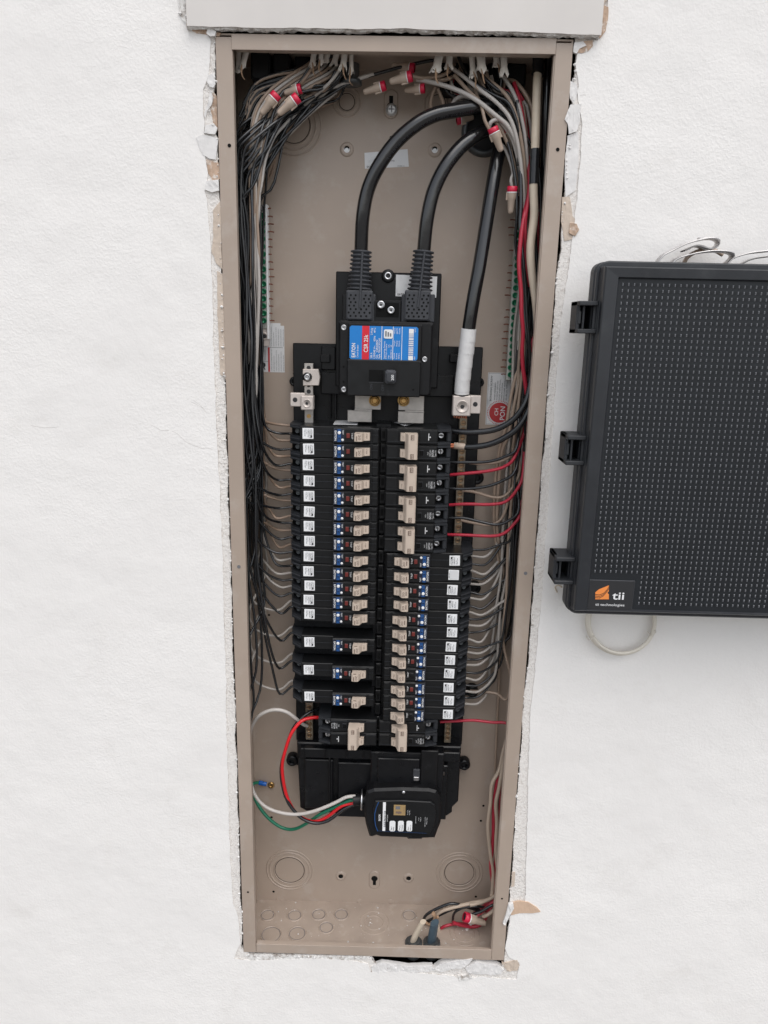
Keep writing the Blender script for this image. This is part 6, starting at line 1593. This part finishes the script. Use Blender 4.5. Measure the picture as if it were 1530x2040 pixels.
# lid with a sloping rim and a recessed field
lz1, lz0 = Z(1250, 531, DL), Z(1200, 1219, DL)
fx0, fx1, fz0, fz1 = X(1225, 640, DL + .004), XI1 - .014, Z(1200, 1212, DL + .004), Z(1300, 557, DL + .004)
O = [(XJ0, lz1), (XI1 - .003, lz1), (XI1 - .003, lz0), (XJ0, lz0)]
A = [(XJ0 + .0012, lz1 - .0012), (XI1 - .005, lz1 - .0012), (XI1 - .005, lz0 + .0012), (XJ0 + .0012, lz0 + .0012)]
B = [(fx0 - .0016, fz1 + .0016), (fx1 + .0016, fz1 + .0016), (fx1 + .0016, fz0 - .0012), (fx0 - .0016, fz0 - .0012)]
C_ = [(fx0, fz1), (fx1, fz1), (fx1, fz0), (fx0, fz0)]
vs = [(p[0], -.058, p[1]) for p in O] + [(p[0], DL + .0016, p[1]) for p in O] + [(p[0], DL, p[1]) for p in A] + [(p[0], DL + .0006, p[1]) for p in B] + [(p[0], DL + .0034, p[1]) for p in C_]
fs = []
for k in range(4):
    for i in range(4):
        j = (i + 1) % 4; fs.append((k * 4 + i, k * 4 + j, (k + 1) * 4 + j, (k + 1) * 4 + i))
mb.add(vs, fs, M_TII)
M_TIIF = mat('slot_shade', (.0105, .012, .0145), rough=.5, spec=.32)  # shade of the slots painted as darker flat patches
field = MB(); fy = DL + .0033; field.rect(fx0 - .0002, fx1 + .0002, fz0 - .0002, fz1 + .0002, fy, mat('shaded_charcoal', (.013, .015, .018), rough=.5, var=.15, vscale=40, spec=.35))  # same plastic, coloured darker for the light its texture traps
field = part(field, 'lid_field', nb)
lid = part(mb, 'lid', nb)
bmx = bmesh.new(); bmx.from_mesh(lid.data); bmesh.ops.recalc_face_normals(bmx, faces=bmx.faces[:]); bmx.to_mesh(lid.data); bmx.free()
# side groove ribs seen on the left edge
mb = MB(); mb.box(XI0 + .0035, XI0 + .0055, -.064, -.056, ZB0 + .014, ZT0 - .012, M_TII, .0006); mb.box(XI0 + .0085, XJ0 - .0005, -.068, -.058, ZB0 + .008, ZT0 - .006, M_TII, .0006)
part(mb, 'edge_rib', nb)
M_TICK = mat('charcoal_glint', (.15, .155, .165), rough=.26)  # lighter copy of the charcoal plastic, glints of the pads put into colour
# dimples: small raised pads with a flat dark patch for slot shade beside each
mb = MB(); yb = DL + .0034
px_, pz_ = .00572, .00598
nx = int((fx1 - fx0 - .004) / px_); nz = int((fz1 - fz0 - .004) / pz_)
bz_top = Z(1215, 1153, DL)
badge_x1 = X(1265, 1190, DL)
for j in range(nz):
    for i in range(nx):
        x = fx0 + .0042 + i * px_; z = fz1 - .0052 - j * pz_
        if x > X(1545, 1215, DL): continue
        if z < bz_top + .003 and x < badge_x1 + .002: continue
        w_, h_ = .00075, .00155
        # wedge coloured lighter all over, standing for its lit edge
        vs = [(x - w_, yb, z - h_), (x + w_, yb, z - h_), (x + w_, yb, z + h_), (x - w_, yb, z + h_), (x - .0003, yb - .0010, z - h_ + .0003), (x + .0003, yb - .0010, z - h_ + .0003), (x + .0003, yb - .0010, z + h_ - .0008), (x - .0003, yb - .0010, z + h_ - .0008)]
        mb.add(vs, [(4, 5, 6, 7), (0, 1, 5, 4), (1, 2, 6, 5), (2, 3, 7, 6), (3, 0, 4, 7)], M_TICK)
        mb.rect(x + .0010, x + .0036, z - .0014, z + .0010, yb - .0004, M_TIIF)
o = part(mb, 'dimple_pattern', nb); o['kind'] = 'stuff'
# badge
yb2 = DL + .0020
bx0_, bx1_ = X(1171, 1190, yb2), X(1262, 1190, yb2); bz0_, bz1_ = Z(1210, 1217, yb2), Z(1210, 1156, yb2)
mb = MB(); mb.box(bx0_, bx1_, yb2, yb, bz0_, bz1_, M_GREYP, .0004)
y1 = yb2 - .0002; mb.rect(bx0_ + .0006, bx1_ - .0006, bz0_ + .0006, bz1_ - .0006, y1, M_INK)
def q(px, py): p = P(px, py, y1 - .0003); return (p.x, y1 - .0003, p.z)
logo = [(1186, 1180), (1193, 1174), (1213, 1166), (1213, 1178), (1210, 1181), (1213, 1184), (1213, 1194), (1186, 1194)]
mb.add([q(*p) for p in logo], [(0, 7, 6, 5, 4), (0, 4, 3, 2, 1)], M_ORANGE)
for off in (0, 3.2, 6.2):     # swooping dark lines
    arc = [(1186, 1184 + off), (1194, 1185 + off), (1202, 1182 + off * .8), (1209, 1175 + off * .6), (1213, 1168 + off * .8)]
    up = [(a, b - .5) for a, b in arc]; dn = [(a, b + .5) for a, b in arc]
    ss = [(x_[0], x_[1] - .0003, x_[2]) for x_ in [q(*p) for p in up + dn]]
    mb.add(ss, [(i, i + 5, i + 6, i + 1) for i in range(4)], M_INK)
a = q(1219, 1194); mb.text('tii', a[0], a[2], a[1], .0088, M_WHITE, 'h', .035, width=.0130)
a = q(1186, 1206.5); mb.text('tii technologies', a[0], a[2], a[1], .0030, M_STICK, 'h', .0, width=.0318)
part(mb, 'logo_badge', nb, 'black badge with an orange mark and the letters tii')
# latches on the left edge
for (xa_, xb_, ya_, yb_) in ((1144, 1190, 600, 664), (1121, 1178, 864, 922), (1099, 1143, 1103, 1156)):
    d_ = -.052; zl1, zl0 = Z(xa_, ya_, d_), Z(xa_, yb_, d_); xl0_ = X(xa_ + 2, (ya_ + yb_) / 2, d_); xl1_ = XJ0 - .0004
    mb = MB()
    mb.box(xl0_, xl0_ + .0040, -.056, -.030, zl0, zl1, M_TIIH, .0008)
    mb.box(xl0_, xl1_, -.066, -.030, zl1 - .0045, zl1, M_TIIH, .0008)
    mb.box(xl0_, xl1_, -.066, -.030, zl0, zl0 + .0045, M_TIIH, .0008)
    mb.box(xl0_ + .0060, xl0_ + .0082, -.058, -.034, zl0 + .004, zl1 - .004, M_TIIH, .0005)
    mb.box(xl0_ + .0006, xl1_, -.036, -.030, zl0 + .002, zl1 - .002, M_SEAM)
    mb.box(xl0_ + .0018, xl0_ + .0048, -.0570, -.054, zl0 + .0095, zl1 - .0095, M_TII, .0004)
    part(mb, 'latch', nb)

# metal straps looping behind the top of the box
def strap(l, lab, w_=.007):
    pts = [Vector(p) for p in spline(pp(l), 8)]
    vs = []; fs = []
    for p in pts: vs += [p + Vector((0, -w_, 0)), p + Vector((0, w_, 0)), p + Vector((0, w_, .0016)), p + Vector((0, -w_, .0016))]
    for i in range(len(pts) - 1):
        for k in range(4): fs.append((i * 4 + k, i * 4 + (k + 1) % 4, i * 4 + 4 + (k + 1) % 4, i * 4 + 4 + k))
    mb = MB(); mb.add(vs, fs, M_STRAP, True)
    return solo(mb, 'metal_strap', lab, 'metal strap', 'bright metal straps above the wall box')
M_STRAP = mat('bright_strap', (.55, .53, .52), rough=.45, metal=.75, var=.12, vscale=120)
strap([(1300, 540, -.025), (1316, 514, -.025), (1340, 500, -.025), (1365, 488, -.026), (1395, 479.5, -.027), (1415, 477, -.027), (1427, 480, -.026), (1429, 486, -.024), (1424, 494, -.022), (1410, 498, -.020), (1385, 492, -.018), (1360, 502, -.016)], 'uppermost metal strap looping out behind the wall box')
strap([(1325, 540, -.03), (1345, 519, -.03), (1375, 509, -.032), (1410, 503, -.034), (1440, 503, -.034), (1456, 507, -.032), (1457, 514, -.030), (1450, 522, -.028), (1440, 530, -.026)], 'lower left metal strap with a curled right end behind the wall box')
strap([(1440, 535, -.03), (1455, 518, -.03), (1480, 509, -.032), (1510, 504, -.033), (1560, 502, -.034), (1600, 520, -.034)], 'metal strap leaving the frame at the right behind the wall box')
strap([(1470, 532, -.02), (1490, 520, -.02), (1520, 514, -.02), (1560, 512, -.02), (1600, 530, -.02)], 'metal strap below the rightmost one behind the wall box', .004)
mb = MB(); c = P(1398, 476, -.02); mb.box(c.x - .004, c.x + .004, -.024, -.018, c.z - .001, c.z + .0012, M_STRAP, .0003); solo(mb, 'metal_tab', 'tiny metal tab above the uppermost strap', 'metal tab')
# the backing wires of that nest
wire('white_cable', pp([(1360, 530, -.012), (1370, 512, -.012), (1392, 500, -.012), (1420, 498, -.013), (1440, 508, -.014)]), .0022, M_WTAN, 'tan cable end among the metal straps', 'cable')

# coil of pale cable under the box
M_COIL = mat('cream_thin_cable', (.72, .67, .58), rough=.45)
coil = thing('cable_coil', 'coil of thin pale cable hanging under the wall box', 'cable coil', tuple(P(1238, 1300, -.01)))
for j, (rx, ry, ox, oy, d_) in enumerate(((67, 66, 1238, 1236, -.010), (65, 63, 1239, 1238, -.014), (68, 64, 1237, 1239, -.007))):
    pts = [P(ox + rx * math.cos(a), oy + ry * math.sin(a) , d_ + .003 * math.sin(a * 2 + j)) for a in [2 * PI * k / 28 + j for k in range(29)]]
    mb = MB(); mb.tube(pts, .0021, M_COIL, 7, sub=2); part(mb, 'strand', coil)
for px, py, dx in ((1178, 1271, 4), (1302, 1262, -4)):
    mb = MB(); a = P(px - 5, py + 4, -.018); b = P(px + 5, py - 3, -.018)
    mb.tube([a + Vector((0, .012, 0)), a, b, b + Vector((0, .012, 0))], .0005, M_COIL, 6, sub=2); part(mb, 'wire_tie', coil)
# scrap of wire beside the lowest latch
wire('wire_scrap', pp([(1120, 1170, -.004), (1112, 1166, -.004), (1106, 1170, -.003), (1110, 1180, -.002)]), .0009, M_CREAM, 'tiny bent wire scrap beside the lowest latch', 'wire scrap')
